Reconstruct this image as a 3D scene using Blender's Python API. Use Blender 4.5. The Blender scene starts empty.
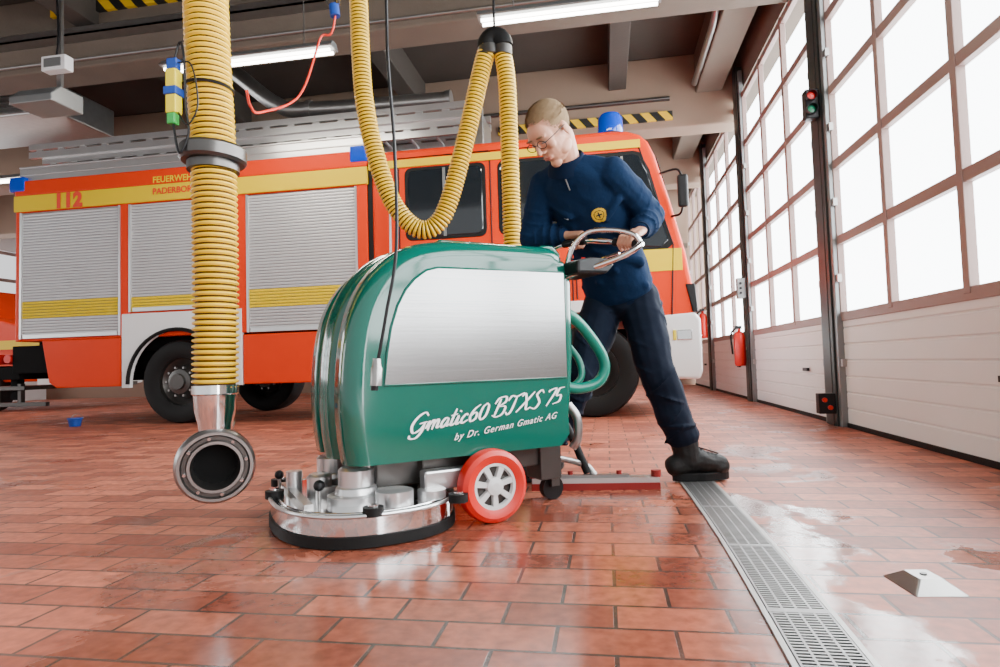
import bpy, bmesh, math, random
from mathutils import Vector, Matrix
random.seed(3)
D=bpy.data; COL=bpy.context.scene.collection
V=Vector
# ---------------------------------------------------------------- materials
def M(name,col,rough=.5,metal=0,var=0,vs=6,bump=0,bs=60,coat=0,emit=0,rvar=0,sss=0,spec=None):
    m=D.materials.new(name);m.use_nodes=True;nt=m.node_tree;b=nt.nodes["Principled BSDF"]
    b.inputs["Base Color"].default_value=(*col,1);b.inputs["Roughness"].default_value=rough
    b.inputs["Metallic"].default_value=metal
    if spec is not None:b.inputs["Specular IOR Level"].default_value=spec
    if sss:b.inputs["Subsurface Weight"].default_value=sss;b.inputs["Subsurface Radius"].default_value=(.02,.012,.004);b.inputs["Subsurface Scale"].default_value=.5
    if coat:b.inputs["Coat Weight"].default_value=coat;b.inputs["Coat Roughness"].default_value=.06
    if emit:
        b.inputs["Emission Color"].default_value=(*col,1);b.inputs["Emission Strength"].default_value=emit
    tc=nt.nodes.new("ShaderNodeTexCoord")
    if var or rvar:
        n=nt.nodes.new("ShaderNodeTexNoise");n.inputs["Scale"].default_value=vs;n.inputs["Detail"].default_value=5
        nt.links.new(tc.outputs["Object"],n.inputs["Vector"])
        if var:
            r=nt.nodes.new("ShaderNodeMapRange");r.inputs[3].default_value=1-var;r.inputs[4].default_value=1+var
            nt.links.new(n.outputs["Fac"],r.inputs[0])
            mx=nt.nodes.new("ShaderNodeVectorMath");mx.operation='SCALE';mx.inputs[0].default_value=col
            nt.links.new(r.outputs[0],mx.inputs["Scale"]);nt.links.new(mx.outputs[0],b.inputs["Base Color"])
    if bump:
        n2=nt.nodes.new("ShaderNodeTexNoise");n2.inputs["Scale"].default_value=bs;n2.inputs["Detail"].default_value=4
        bp=nt.nodes.new("ShaderNodeBump");bp.inputs["Strength"].default_value=bump;bp.inputs["Distance"].default_value=.01
        nt.links.new(tc.outputs["Object"],n2.inputs["Vector"]);nt.links.new(n2.outputs["Fac"],bp.inputs["Height"])
        nt.links.new(bp.outputs[0],b.inputs["Normal"])
    return m
red=M("truck_red_paint",(.72,.036,.0004),.4,var=.04,spec=.15)
yel=M("truck_yellow_stripe",(.76,.54,.001),.4,spec=.2)
white=M("white_paint",(.78,.78,.78),.35,var=.03)
shut=M("shutter_aluminium",(.58,.58,.59),.42,.35,var=.05)
shutd=M("shutter_gap",(.20,.20,.21),.5,.3)
alu=M("aluminium",(.66,.66,.66),.3,.85,var=.08)
chrome=M("chrome",(.80,.80,.80),.10,1)
steel=M("steel",(.33,.32,.31),.32,.9,var=.15,vs=15)
steeld=M("dark_steel",(.11,.105,.10),.35,.9,var=.15,vs=15)
rubber=M("black_rubber",(.006,.006,.006),.6,bump=.1,spec=.25)
blackp=M("black_plastic",(.007,.007,.008),.4,spec=.3)
dark=M("dark_chassis",(.005,.005,.005),.8,var=.2,spec=.1)
glassd=M("dark_window_glass",(.010,.014,.018),.06,coat=.3)
blue=M("blue_beacon_lens",(.0,.05,.50),.12,coat=.5,emit=.1)
teal=M("teal_gelcoat",(.0,.100,.070),.12,coat=.5,var=.04)
tealh=M("teal_hose",(.0,.18,.125),.3)
redw=M("red_rubber",(.62,.010,.004),.4)
redd=M("dark_red_rubber",(.25,.010,.008),.5)
hubm=M("white_hub",(.70,.70,.69),.35,.1)
whitet=M("white_lettering",(.92,.92,.92),.5)
redt=M("red_lettering",(.75,.03,.002),.5)
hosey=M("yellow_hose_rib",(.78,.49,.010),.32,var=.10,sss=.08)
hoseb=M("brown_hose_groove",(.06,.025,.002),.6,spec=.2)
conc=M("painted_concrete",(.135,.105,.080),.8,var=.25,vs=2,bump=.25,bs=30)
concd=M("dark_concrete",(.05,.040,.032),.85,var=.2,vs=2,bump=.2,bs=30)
wallb=M("beige_wall",(.26,.18,.128),.8,var=.1,vs=2)
gatew=M("gate_white_panel",(.76,.75,.735),.45,var=.04,vs=3)
gatef=M("gate_frame",(.28,.19,.17),.45,.1)  # aluminium with the pink of red reflections mixed into its base colour
post=M("post_dark_steel",(.028,.036,.034),.45,.3,var=.1)
railg=M("guide_rail_grey",(.22,.23,.23),.4,.5)
lamp=M("lamp_tube",(1,.97,.9),.5,emit=14)
lred=M("signal_red",(.6,.01,.01),.3,emit=.4)
lgreen=M("signal_green",(.0,.16,.07),.3,emit=.1)
skin=M("skin",(.55,.26,.165),.5,var=.05,vs=12,sss=.08)
lipm=M("lips",(.42,.12,.09),.5)
hairm=M("ash_blond_hair",(.25,.168,.092),.85,var=.2,vs=60,spec=.15)
browm=M("brow_hair",(.20,.12,.06),.8)
sweat=M("navy_sweater",(.0036,.016,.047),.9,var=.2,vs=9,bump=.3,bs=50,spec=.12)
sweatd=M("sweater_rib",(.0028,.010,.030),.9,spec=.12)
trou=M("dark_work_trousers",(.005,.009,.020),.85,var=.2,vs=8,bump=.2,bs=25,spec=.15)
boot=M("black_leather",(.008,.0075,.007),.62,var=.3,bump=.3,bs=40,spec=.3)
gold=M("gold_thread",(.75,.46,.01),.6)
blueg=M("blue_plastic",(.005,.05,.30),.4)
yellp=M("yellow_plastic",(.75,.60,.01),.4)
greenp=M("green_plastic",(.02,.35,.06),.4)
orangec=M("red_cord",(.75,.03,.01),.5)
eyew=M("eye",(.25,.22,.2),.2)
grate=M("galvanised_grate",(.21,.205,.20),.38,.7,var=.25,vs=12)
gratef=M("galvanised_frame",(.40,.39,.375),.4,.6,var=.15,vs=12)
gap=M("drain_gap",(.008,.008,.008),.8)
asph=M("asphalt",(.6,.6,.59),.9,var=.1)
def brushed():
    m=D.materials.new("brushed_panel");m.use_nodes=True;nt=m.node_tree;b=nt.nodes["Principled BSDF"];L=nt.links.new
    b.inputs["Metallic"].default_value=.95;b.inputs["Roughness"].default_value=.22
    tc=nt.nodes.new("ShaderNodeTexCoord");mp=nt.nodes.new("ShaderNodeMapping");mp.inputs["Scale"].default_value=(2,2,220)
    n=nt.nodes.new("ShaderNodeTexNoise");n.inputs["Scale"].default_value=1;n.inputs["Detail"].default_value=3
    L(tc.outputs["Object"],mp.inputs[0]);L(mp.outputs[0],n.inputs["Vector"])
    r=nt.nodes.new("ShaderNodeMapRange");r.inputs[3].default_value=.28;r.inputs[4].default_value=.42;L(n.outputs["Fac"],r.inputs[0])
    L(r.outputs[0],b.inputs["Base Color"]);return m
silv=brushed()
def hazard():
    m=D.materials.new("hazard_stripes");m.use_nodes=True;nt=m.node_tree;b=nt.nodes["Principled BSDF"]
    tc=nt.nodes.new("ShaderNodeTexCoord");mp=nt.nodes.new("ShaderNodeMapping");mp.inputs["Rotation"].default_value=(0,math.radians(40),0)
    w=nt.nodes.new("ShaderNodeTexWave");w.bands_direction='X';w.inputs["Scale"].default_value=1.7
    r=nt.nodes.new("ShaderNodeValToRGB");r.color_ramp.interpolation='CONSTANT'
    r.color_ramp.elements[0].color=(.012,.012,.012,1);r.color_ramp.elements[1].color=(.8,.5,.01,1);r.color_ramp.elements[1].position=.5
    L=nt.links.new;L(tc.outputs["Object"],mp.inputs[0]);L(mp.outputs[0],w.inputs[0]);L(w.outputs["Fac"],r.inputs[0]);L(r.outputs[0],b.inputs["Base Color"])
    b.inputs["Roughness"].default_value=.5
    return m
haz=hazard()
def glass():
    m=D.materials.new("clear_gate_glazing");m.use_nodes=True;nt=m.node_tree;nt.nodes.clear()
    o=nt.nodes.new("ShaderNodeOutputMaterial");t=nt.nodes.new("ShaderNodeBsdfTransparent");t.inputs[0].default_value=(.97,.985,.99,1)
    g=nt.nodes.new("ShaderNodeBsdfGlossy");g.inputs["Roughness"].default_value=.05;x=nt.nodes.new("ShaderNodeMixShader");x.inputs[0].default_value=.04
    nt.links.new(t.outputs[0],x.inputs[1]);nt.links.new(g.outputs[0],x.inputs[2]);nt.links.new(x.outputs[0],o.inputs[0]);return m
glz=glass()
def brick():
    m=D.materials.new("red_clay_paving");m.use_nodes=True;nt=m.node_tree;b=nt.nodes["Principled BSDF"];L=nt.links.new
    def MR_(i,a,bb,c,d):
        r=nt.nodes.new("ShaderNodeMapRange");r.inputs[1].default_value=a;r.inputs[2].default_value=bb;r.inputs[3].default_value=c;r.inputs[4].default_value=d;L(i,r.inputs[0]);return r.outputs[0]
    def MA(op,a,bb):
        r=nt.nodes.new("ShaderNodeMath");r.operation=op
        for q,s in enumerate((a,bb)):
            if isinstance(s,(int,float)):r.inputs[q].default_value=s
            else:L(s,r.inputs[q])
        return r.outputs[0]
    tc=nt.nodes.new("ShaderNodeTexCoord");bt=nt.nodes.new("ShaderNodeTexBrick")
    bt.inputs["Scale"].default_value=1;bt.inputs["Brick Width"].default_value=.25;bt.inputs["Row Height"].default_value=.126
    bt.inputs["Mortar Size"].default_value=.005;bt.inputs["Mortar Smooth"].default_value=.12;bt.inputs["Bias"].default_value=-.05
    bt.inputs["Color1"].default_value=(.52,.150,.083,1);bt.inputs["Color2"].default_value=(.225,.052,.030,1);bt.inputs["Mortar"].default_value=(.10,.054,.040,1)
    L(tc.outputs["Object"],bt.inputs["Vector"])
    n=nt.nodes.new("ShaderNodeTexNoise");n.inputs["Scale"].default_value=1.9;n.inputs["Detail"].default_value=8;n.inputs["Roughness"].default_value=.6;n.inputs["Distortion"].default_value=.6;L(tc.outputs["Object"],n.inputs["Vector"])
    n2=nt.nodes.new("ShaderNodeTexNoise");n2.inputs["Scale"].default_value=28;n2.inputs["Detail"].default_value=6;L(tc.outputs["Object"],n2.inputs["Vector"])
    mp=nt.nodes.new("ShaderNodeMapping");mp.vector_type='POINT';mp.inputs["Location"].default_value=(.15,-1.05,0);mp.inputs["Scale"].default_value=(.60,.58,0);L(tc.outputs["Object"],mp.inputs[0])
    ln=nt.nodes.new("ShaderNodeVectorMath");ln.operation='LENGTH';L(mp.outputs[0],ln.inputs[0])
    wet=MA('ADD',MA('MULTIPLY',n.outputs["Fac"],1.5),MA('MULTIPLY',ln.outputs["Value"],.9))
    wf=MR_(wet,1.26,1.33,1,0)
    far=MR_(n.outputs["Fac"],.38,.43,.7,0)
    wm=MA('MAXIMUM',wf,far)
    dry=MA('MULTIPLY_ADD',wm,-.36);dry.node.inputs[2].default_value=1.03
    fac=MA('MULTIPLY',MR_(n2.outputs["Fac"],.3,.7,.74,1.24),dry)
    mx=nt.nodes.new("ShaderNodeVectorMath");mx.operation='SCALE';L(bt.outputs["Color"],mx.inputs[0]);L(fac,mx.inputs["Scale"]);L(mx.outputs[0],b.inputs["Base Color"])
    ro=MR_(wm,0,1,.48,.14)
    L(MA('ADD',ro,MA('MULTIPLY',n2.outputs["Fac"],.08)),b.inputs["Roughness"])
    inv=MA('MULTIPLY_ADD',bt.outputs["Fac"],-1);inv.node.inputs[2].default_value=1
    ad=MA('ADD',MA('MULTIPLY',n2.outputs["Fac"],.3),inv)
    bp=nt.nodes.new("ShaderNodeBump");bp.inputs["Strength"].default_value=.5;bp.inputs["Distance"].default_value=.004;L(ad,bp.inputs["Height"]);L(bp.outputs[0],b.inputs["Normal"])
    return m
brickm=brick()
# ---------------------------------------------------------------- geometry
def gbox(x0,x1,y0,y1,z0,z1,mi=0):
    v=[(x,y,z) for x in(x0,x1) for y in(y0,y1) for z in(z0,z1)]
    return v,[(0,1,3,2),(4,6,7,5),(0,4,5,1),(2,3,7,6),(0,2,6,4),(1,5,7,3)],mi
def basis(a):
    a=V(a).normalized();h=V((0,0,1)) if abs(a.z)<.9 else V((1,0,0));u=a.cross(h).normalized();return a,u,a.cross(u)
def gtube(pts,rad,n=12,cap=True,mi=0,closed=False):
    pts=[V(p) for p in pts];k=len(pts)
    if not hasattr(rad,'__len__'):rad=[rad]*k
    vs=[];fs=[];u=None
    for i,p in enumerate(pts):
        a=pts[(i+1)%k] if (closed or i<k-1) else pts[i]; b=pts[i-1] if (closed or i>0) else pts[i]
        t=(a-b).normalized()
        if u is None:u=basis(t)[1]
        u=(u-t*u.dot(t)).normalized();w=t.cross(u)
        for j in range(n):
            an=2*math.pi*j/n;vs.append(p+(u*math.cos(an)+w*math.sin(an))*rad[i])
    mis=[]
    for i in range(k if closed else k-1):
        i2=(i+1)%k
        for j in range(n):
            fs.append((i*n+j,i*n+(j+1)%n,i2*n+(j+1)%n,i2*n+j));mis.append(mi[i] if hasattr(mi,'__len__') else mi)
    if cap and not closed:
        fs.append(tuple(range(n-1,-1,-1)));fs.append(tuple((k-1)*n+j for j in range(n)));mis+=[mis[0],mis[-1]]
    return vs,fs,mis
def gcyl(p0,p1,r0,r1=None,n=24,mi=0):
    r1=r0 if r1 is None else r1;return gtube([p0,p1],[r0,r1],n,True,mi)
def glathe(prof,c,ax,n=40,mi=0,cap=False):
    a,u,w=basis(ax);c=V(c);vs=[];fs=[];mis=[]
    for r,h in prof:
        for j in range(n):
            an=2*math.pi*j/n;vs.append(c+a*h+(u*math.cos(an)+w*math.sin(an))*r)
    for i in range(len(prof)-1):
        for j in range(n):
            fs.append((i*n+j,i*n+(j+1)%n,(i+1)*n+(j+1)%n,(i+1)*n+j));mis.append(mi[i] if hasattr(mi,'__len__') else mi)
    return vs,fs,mis
def gprism(poly,w0,w1,f,mi=0):
    n=len(poly);vs=[f(a,b,w0) for a,b in poly]+[f(a,b,w1) for a,b in poly]
    fs=[tuple(range(n)),tuple(range(2*n-1,n-1,-1))]+[(i,(i+1)%n,n+(i+1)%n,n+i) for i in range(n)]
    return vs,fs,mi
XZ=lambda a,b,w:(a,w,b)
YZ=lambda a,b,w:(w,a,b)
XY=lambda a,b,w:(a,b,w)
def gell(c,r,fr=None,n=20,m=12,mi=0):
    c=V(c);fr=fr or (V((1,0,0)),V((0,1,0)),V((0,0,1)));vs=[];fs=[]
    for i in range(1,m):
        th=math.pi*i/m
        for j in range(n):
            ph=2*math.pi*j/n
            vs.append(c+fr[0]*(r[0]*math.sin(th)*math.cos(ph))+fr[1]*(r[1]*math.sin(th)*math.sin(ph))+fr[2]*(r[2]*math.cos(th)))
    vs.append(c+fr[2]*r[2]);vs.append(c-fr[2]*r[2]);T=len(vs)-2
    for i in range(m-2):
        for j in range(n):fs.append((i*n+j,(i+1)*n+j,(i+1)*n+(j+1)%n,i*n+(j+1)%n))
    for j in range(n):
        fs.append((T,j,(j+1)%n));fs.append((T+1,(m-2)*n+(j+1)%n,(m-2)*n+j))
    return vs,fs,mi
def gcap(p0,p1,r0,r1,n=14,mi=0):
    p0=V(p0);p1=V(p1);d=(p1-p0)
    if d.length<1e-6:return gell(p0,(r0,)*3,mi=mi)
    t=d.normalized();P=[];R=[]
    for k in range(1,6):
        a=math.pi/2*k/5;P.append(p0-t*r0*math.cos(a));R.append(max(r0*math.sin(a),1e-4))
    P.insert(0,p0-t*r0*.999);R.insert(0,r0*.05)
    for k in range(0,5):
        a=math.pi/2*k/5;P.append(p1+t*r1*math.sin(a));R.append(max(r1*math.cos(a),1e-4))
    P.append(p1+t*r1*.999);R.append(r1*.05)
    return gtube(P,R,n,True,mi)
def chain(pts,rs,**k):
    return [gcap(pts[i],pts[i+1],rs[i],rs[i+1],**k) for i in range(len(pts)-1)]
def cr(pts,n=12):
    pts=[V(p) for p in pts];P=[2*pts[0]-pts[1]]+pts+[2*pts[-1]-pts[-2]];o=[]
    for i in range(1,len(P)-2):
        for k in range(n):
            t=k/n;a,b,c,d=P[i-1],P[i],P[i+1],P[i+2]
            o.append(.5*((2*b)+(c-a)*t+(2*a-5*b+4*c-d)*t*t+(3*b-a-3*c+d)*t**3))
    o.append(pts[-1]);return o
def resamp(P,step):
    o=[P[0]];acc=0
    for i in range(len(P)-1):
        a,b=P[i],P[i+1];l=(b-a).length;s=step-acc
        while s<=l:
            o.append(a+(b-a)*(s/l));s+=step
        acc=(acc+l)%step
    return o
def gcorr(pts,R,pitch,n=18):
    P=resamp(cr(pts,14),pitch/6);k=len(P)
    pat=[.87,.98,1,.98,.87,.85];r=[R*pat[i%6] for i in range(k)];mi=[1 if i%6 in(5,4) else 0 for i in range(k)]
    return gtube(P,r,n,True,mi)
def fullmat(o):
    if o is None:return Matrix.Identity(4)
    return (fullmat(o.parent)@o.matrix_parent_inverse if o.parent else Matrix.Identity(4))@o.matrix_basis
def mk(name,geos,mats,parent=None,smooth=False,bevel=0,world=False,label=None,ang=35,seg=2):
    if not isinstance(mats,(list,tuple)):mats=[mats]
    if isinstance(geos,tuple):geos=[geos]
    vs=[];fs=[];mis=[]
    for g in geos:
        o=len(vs);vs+=[tuple(v) for v in g[0]];fs+=[tuple(i+o for i in f) for f in g[1]]
        m=g[2] if len(g)>2 else 0;mis+=list(m) if hasattr(m,'__len__') else [m]*len(g[1])
    me=D.meshes.new(name);me.from_pydata(vs,[],fs);me.update()
    for m in mats:me.materials.append(m)
    me.polygons.foreach_set("material_index",mis)
    bm=bmesh.new();bm.from_mesh(me);bmesh.ops.recalc_face_normals(bm,faces=bm.faces);bm.to_mesh(me);bm.free()
    if smooth:
        me.polygons.foreach_set("use_smooth",[True]*len(me.polygons));me.set_sharp_from_angle(angle=math.radians(ang))
    ob=D.objects.new(name,me);COL.objects.link(ob)
    if bevel:
        b=ob.modifiers.new("bevel",'BEVEL');b.width=bevel;b.segments=seg;b.limit_method='ANGLE';b.angle_limit=math.radians(40)
    if parent:
        ob.parent=parent
        if world:ob.matrix_parent_inverse=fullmat(parent).inverted()
    if label:ob["label"]=label
    return ob
def each(fn,name,geos,m,**k):
    return [fn(name,[g],m,**k) for g in geos]
def thing(name,loc,label,cat,rotz=0,group=None):
    e=D.objects.new(name,None);e.empty_display_size=.1;COL.objects.link(e);e.location=loc;e.rotation_euler=(0,0,rotz)
    e["label"]=label;e["category"]=cat
    if group:e["group"]=group
    return e
def tag(o,label,cat,group=None):
    o["label"]=label;o["category"]=cat
    if group:o["group"]=group
    return o
def struct(o,label=None):
    o["kind"]="structure"
    if label:o["label"]=label
    return o
def dup(o,off,parent):
    c=o.copy();COL.objects.link(c)
    if parent is not None:c.parent=parent
    c.location=o.location+V(off)
    for ch in o.children:
        k=ch.copy();COL.objects.link(k);k.parent=c;k.matrix_parent_inverse=ch.matrix_parent_inverse.copy()
    return c
def text(name,s,size,origin,xd,yd,mat,parent,shear=0,bold=0,world=False,align='LEFT',spacing=1):
    cu=D.curves.new(name,'FONT');cu.body=s;cu.size=size;cu.shear=shear;cu.extrude=.0008;cu.offset=bold;cu.align_x=align;cu.space_character=spacing
    t=D.objects.new("tmp",cu);COL.objects.link(t)
    dg=bpy.context.evaluated_depsgraph_get();me=D.meshes.new_from_object(t.evaluated_get(dg));D.objects.remove(t)
    x=V(xd).normalized();y=V(yd).normalized();z=x.cross(y)
    m=Matrix((x,y,z)).transposed().to_4x4();m.translation=V(origin);me.transform(m)
    me.materials.clear();me.materials.append(mat)
    for p in me.polygons:p.material_index=0
    o=D.objects.new(name,me);COL.objects.link(o);o.parent=parent
    if world and parent:o.matrix_parent_inverse=fullmat(parent).inverted()
    return o
GL={'G':(.92,[[(.78,.80),(.55,1.0),(.22,.80),(.08,.38),(.28,.02),(.6,.12),(.74,.45)],[(.74,.46),(.72,.02),(.52,-.28),(.2,-.24),(.12,-.08)],[(.45,.44),(.86,.48)]]),
'm':(.72,[[(-.04,.12),(.07,.46),(.12,.0)],[(.12,.26),(.24,.48),(.33,.42),(.34,.0)],[(.34,.26),(.47,.48),(.56,.40),(.58,.06),(.74,.12)]]),
'a':(.48,[[(.37,.42),(.2,.48),(.06,.25),(.14,.02),(.3,.12),(.38,.45)],[(.38,.45),(.38,.06),(.52,.12)]]),
't':(.34,[[(.17,.88),(.12,.15),(.2,.02),(.36,.12)],[(-.02,.54),(.34,.58)]]),
'i':(.28,[[(.0,.14),(.09,.46),(.09,.1),(.15,.02),(.29,.12)],[(.11,.66),(.12,.74)]]),
'c':(.44,[[(.36,.4),(.22,.48),(.06,.25),(.15,.02),(.44,.14)]]),
'6':(.56,[[(.46,.86),(.2,.66),(.07,.3),(.2,.02),(.42,.12),(.42,.38),(.25,.46),(.1,.3)]]),
'0':(.58,[[(.28,.86),(.1,.66),(.08,.2),(.26,.0),(.44,.2),(.44,.66),(.28,.86)]]),
' ':(.24,[]),
'B':(.78,[[(.24,.95),(.16,.0)],[(-.04,.72),(.12,1.0),(.5,1.02),(.58,.74),(.22,.53)],[(.22,.53),(.66,.46),(.62,.08),(.3,-.03),(.0,.10)]]),
'T':(.74,[[(-.04,.76),(.1,1.0),(.42,.92),(.84,1.06)],[(.44,.94),(.36,.2),(.2,-.02),(.0,.14)]]),
'X':(.78,[[(.02,.86),(.2,.98),(.42,.5),(.55,.06),(.8,.14)],[(.76,1.0),(.38,.5),(-.04,.0)]]),
'S':(.68,[[(.62,.82),(.42,1.02),(.2,.8),(.38,.54),(.52,.28),(.34,.0),(.0,.12)]]),
'7':(.52,[[(.03,.80),(.1,.90),(.5,.90),(.16,.0)]]),
'5':(.5,[[(.5,.94),(.18,.90),(.12,.52),(.40,.50),(.42,.15),(.02,.05)]])}
def script(name,s,origin,xd,yd,sx,sy,shear,mat,parent):
    x=V(xd).normalized();y=V(yd).normalized();z=x.cross(y);o=V(origin);vs=[];fs=[];cx=0
    for ch in s:
        adv,st=GL[ch]
        for q in st:
            P=cr([V((a,b,0)) for a,b in q],6);P2=[V(((cx+p.x)*sx+p.y*shear*sy,p.y*sy,0)) for p in P]
            k=len(P2);b0=len(vs)
            for i,p in enumerate(P2):
                t=(P2[min(i+1,k-1)]-P2[max(i-1,0)]).normalized();nn=V((-t.y,t.x,0))
                wd=.078*(.026+.038*abs(t.y))*(.5+.5*min(1,4*min(i,k-1-i)/k+.2))
                for sg in(1,-1):
                    w=p+nn*wd*sg;vs.append(o+x*w.x+y*w.y)
            for i in range(k-1):fs.append((b0+2*i,b0+2*i+1,b0+2*i+3,b0+2*i+2))
        cx+=adv
    return mk(name,[(vs,fs,0)],mat,parent)
YAW=math.radians(9.6);CY,SY=math.cos(YAW),math.sin(YAW)
# ================================================================ SETTING
X0,X1,Y0,Y1,ZC=-14.0,2.25,-1.6,13.6,4.75
fl=mk("floor",([(X0,Y0,0),(1.9,Y0,0),(1.9,Y1,0),(X0,Y1,0)],[(0,1,2,3)]),brickm);struct(fl,"glossy red clay paver floor, damp in places")
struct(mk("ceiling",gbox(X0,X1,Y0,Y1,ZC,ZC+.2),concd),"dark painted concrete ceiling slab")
struct(mk("trim_1",([(1.9,-20,-.02),(40,-20,-.02),(40,60,-.02),(1.9,60,-.02)],[(0,1,2,3)]),asph),"pale paved yard outside the gates")
k=2
for y in (-.1,2.95,5.95,8.9,11.8):
    b=mk("trim_%d"%k,gbox(X0,X1-.35,y-.2,y+.2,3.92 if y<8 else 3.75,ZC),conc if y<8 else wallb,bevel=.02);struct(b,"painted concrete ceiling beam");k+=1
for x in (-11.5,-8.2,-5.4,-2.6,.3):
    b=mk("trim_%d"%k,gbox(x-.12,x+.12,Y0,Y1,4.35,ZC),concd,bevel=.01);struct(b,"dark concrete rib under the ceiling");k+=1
b=mk("trim_%d"%k,gbox(1.35,1.7,Y0,Y1,4.2,ZC),conc,bevel=.02);struct(b,"concrete edge beam along the gates");k+=1
struct(mk("wall_back",[gbox(X0,X1,Y1,Y1+.2,0,ZC)],wallb),"beige painted rear wall")
geo=[gbox(x-.02,x+.02,Y1-.03,Y1,1.2,3.9) for x in (-12,-9,-6,-3,0)]+[gbox(X0,1.8,Y1-.04,Y1,2.9,3.0)]
struct(mk("trim_%d"%k,geo,conc),"joint strips on the rear wall");k+=1
wl=[gbox(X0-.2,X0,Y0,Y1,0,.9),gbox(X0-.2,X0,Y0,Y1,3.6,ZC)]+[gbox(X0-.2,X0,y-.15,y+.15,.9,3.6) for y in (-1.4,1.5,4.5,7.5,10.5,13.4)]
struct(mk("wall_left",wl,gatew),"white wall with window openings")
wn=[gbox(X0-.1,X0-.06,Y0,Y1,z-.04,z+.04) for z in (.95,1.6,2.25,2.9,3.55)]+[gbox(X0-.1,X0-.06,y-.03,y+.03,.9,3.6) for y in [i*1.0-1 for i in range(15)]]
struct(mk("window_1",wn,gatef),"long glazed window band with pink-grey bars")
gates=[(-.45,2.3),(2.63,5.23),(5.55,8.15),(8.47,11.07),(11.39,13.5)]
struct(mk("wall_right",gbox(1.86,2.1,Y0,Y1,4.0,ZC),conc),"concrete lintel above the gates")
zr=[.86,1.46,2.06,2.66,3.26,3.88]
for i,(a,b) in enumerate(gates):
    e=D.objects.new("door_%d"%(i+1),None);COL.objects.link(e);e.location=(1.85,(a+b)/2,0);struct(e,"tall sectional gate with glazed rows and ribbed white lower panel")
    z=.03;prof=[]
    while z<.84:
        prof+=[(1.835,z),(1.835,z+.105),(1.845,z+.112),(1.845,z+.118)];z+=.125
    poly=[(1.875,.03)]+prof+[(1.835,.86),(1.875,.86)]
    mk("lower_panel",gprism(poly,a,b,lambda p,q,w:(p,w,q)),gatew,e,world=True)
    mk("bottom_seal",gbox(1.825,1.88,a,b,0,.035),rubber,e,world=True)
    fr=[gbox(1.825,1.875,a,b,zz-.035,zz+.035) for zz in zr]
    n=3;cw=(b-a)/n
    for j in range(n+1):
        yy=a+cw*j;fr.append(gbox(1.82,1.87,max(a,yy-.03),min(b,yy+.03),.86,3.92))
    mk("frame",fr,gatef,e,world=True,bevel=.004)
    mk("glazing",[gbox(1.845,1.85,a+.03,b-.03,.89,3.86)],glz,e,world=True)
    mk("handle",gbox(1.80,1.825,a+.5,a+.62,.42,.45),blackp,e,world=True)
    for yy in(a+.02,b-.06):
        for zz in(.5,1.16,1.76,2.36,2.96):
            mk("hinge",gbox(1.80,1.83,yy,yy+.04,zz-.03,zz+.03),steel,e,world=True)
for i in range(len(gates)-1):
    a=gates[i][1];b=gates[i+1][0];c=(a+b)/2
    p=mk("trim_%d"%k,[gbox(1.77,1.9,c-.06,c+.06,0,4.3),gbox(1.775,1.79,c-.12,c+.12,0,4.3)],post,bevel=.004);k+=1;struct(p,"dark steel column between two gates")
    p=mk("trim_%d"%k,[gbox(1.79,1.84,a-.02,a+.04,0,4.2),gbox(1.79,1.84,b-.04,b+.02,0,4.2),gbox(1.81,1.83,a+.04,b-.04,.0,4.2)],railg,bevel=.004);k+=1;struct(p,"grey gate guide rails")
dr=thing("drainage_channel",(.40,1,0),"narrow galvanised drain channel with slotted grate set in red pavers","drain")
y0,y1=.2,3.2
def bend(g):
    vs_,fs_,m_=g;o=[]
    for x,y,z in vs_:o.append((x+.018*math.sin((y-1.1)/2.0*math.pi)-.006,y,z))
    return o,fs_,m_
geo=[];y=y0
while y<y1:
    y2=min(y+.15,y1)
    geo+=[bend(gbox(.319,.331,y,y2,-.01,.006)),bend(gbox(.464,.476,y,y2,-.01,.006)),bend(gbox(.331,.464,y,y2,.0005,.0012,1))];y=y2 if y2<y1 else y1+1
mk("frame",geo,[gratef,gap],dr,world=True)
geo=[];y=y0
while y<y1-.02:
    geo.append(bend(gbox(.334,.461,y,y+.006,.001,.007)))
    geo+=[bend(gbox(x-.0025,x+.0025,y,y+.0135,.001,.0072)) for x in (.336,.367,.3975,.428,.459)]
    y+=.0135
y=y0+.3
while y<y1-.05:
    geo.append(bend(gbox(.332,.463,y-.010,y+.010,.001,.0076)));y+=.5
mk("grate",geo,grate,dr,world=True)
fm=thing("floor_guide_block",(.752,1.707,0),"small grey metal floor block with sloped faces on red pavers","floor block",rotz=.1)
a,b,h=.062,.075,.028
vs=[(-a,-b,0),(a,-b,0),(a,b,0),(-a,b,0),(-a*.45,-b*.45,h),(a*.45,-b*.45,h),(a*.45,b*.45,h),(-a*.45,b*.45,h)]
mk("block",(vs,[(3,2,1,0),(4,5,6,7),(0,1,5,4),(1,2,6,5),(2,3,7,6),(3,0,4,7)]),steel,fm,bevel=.003)
mk("screw",[gcyl((0,0,h),(0,0,h+.003),.008,n=12)],steeld,fm)
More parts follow.
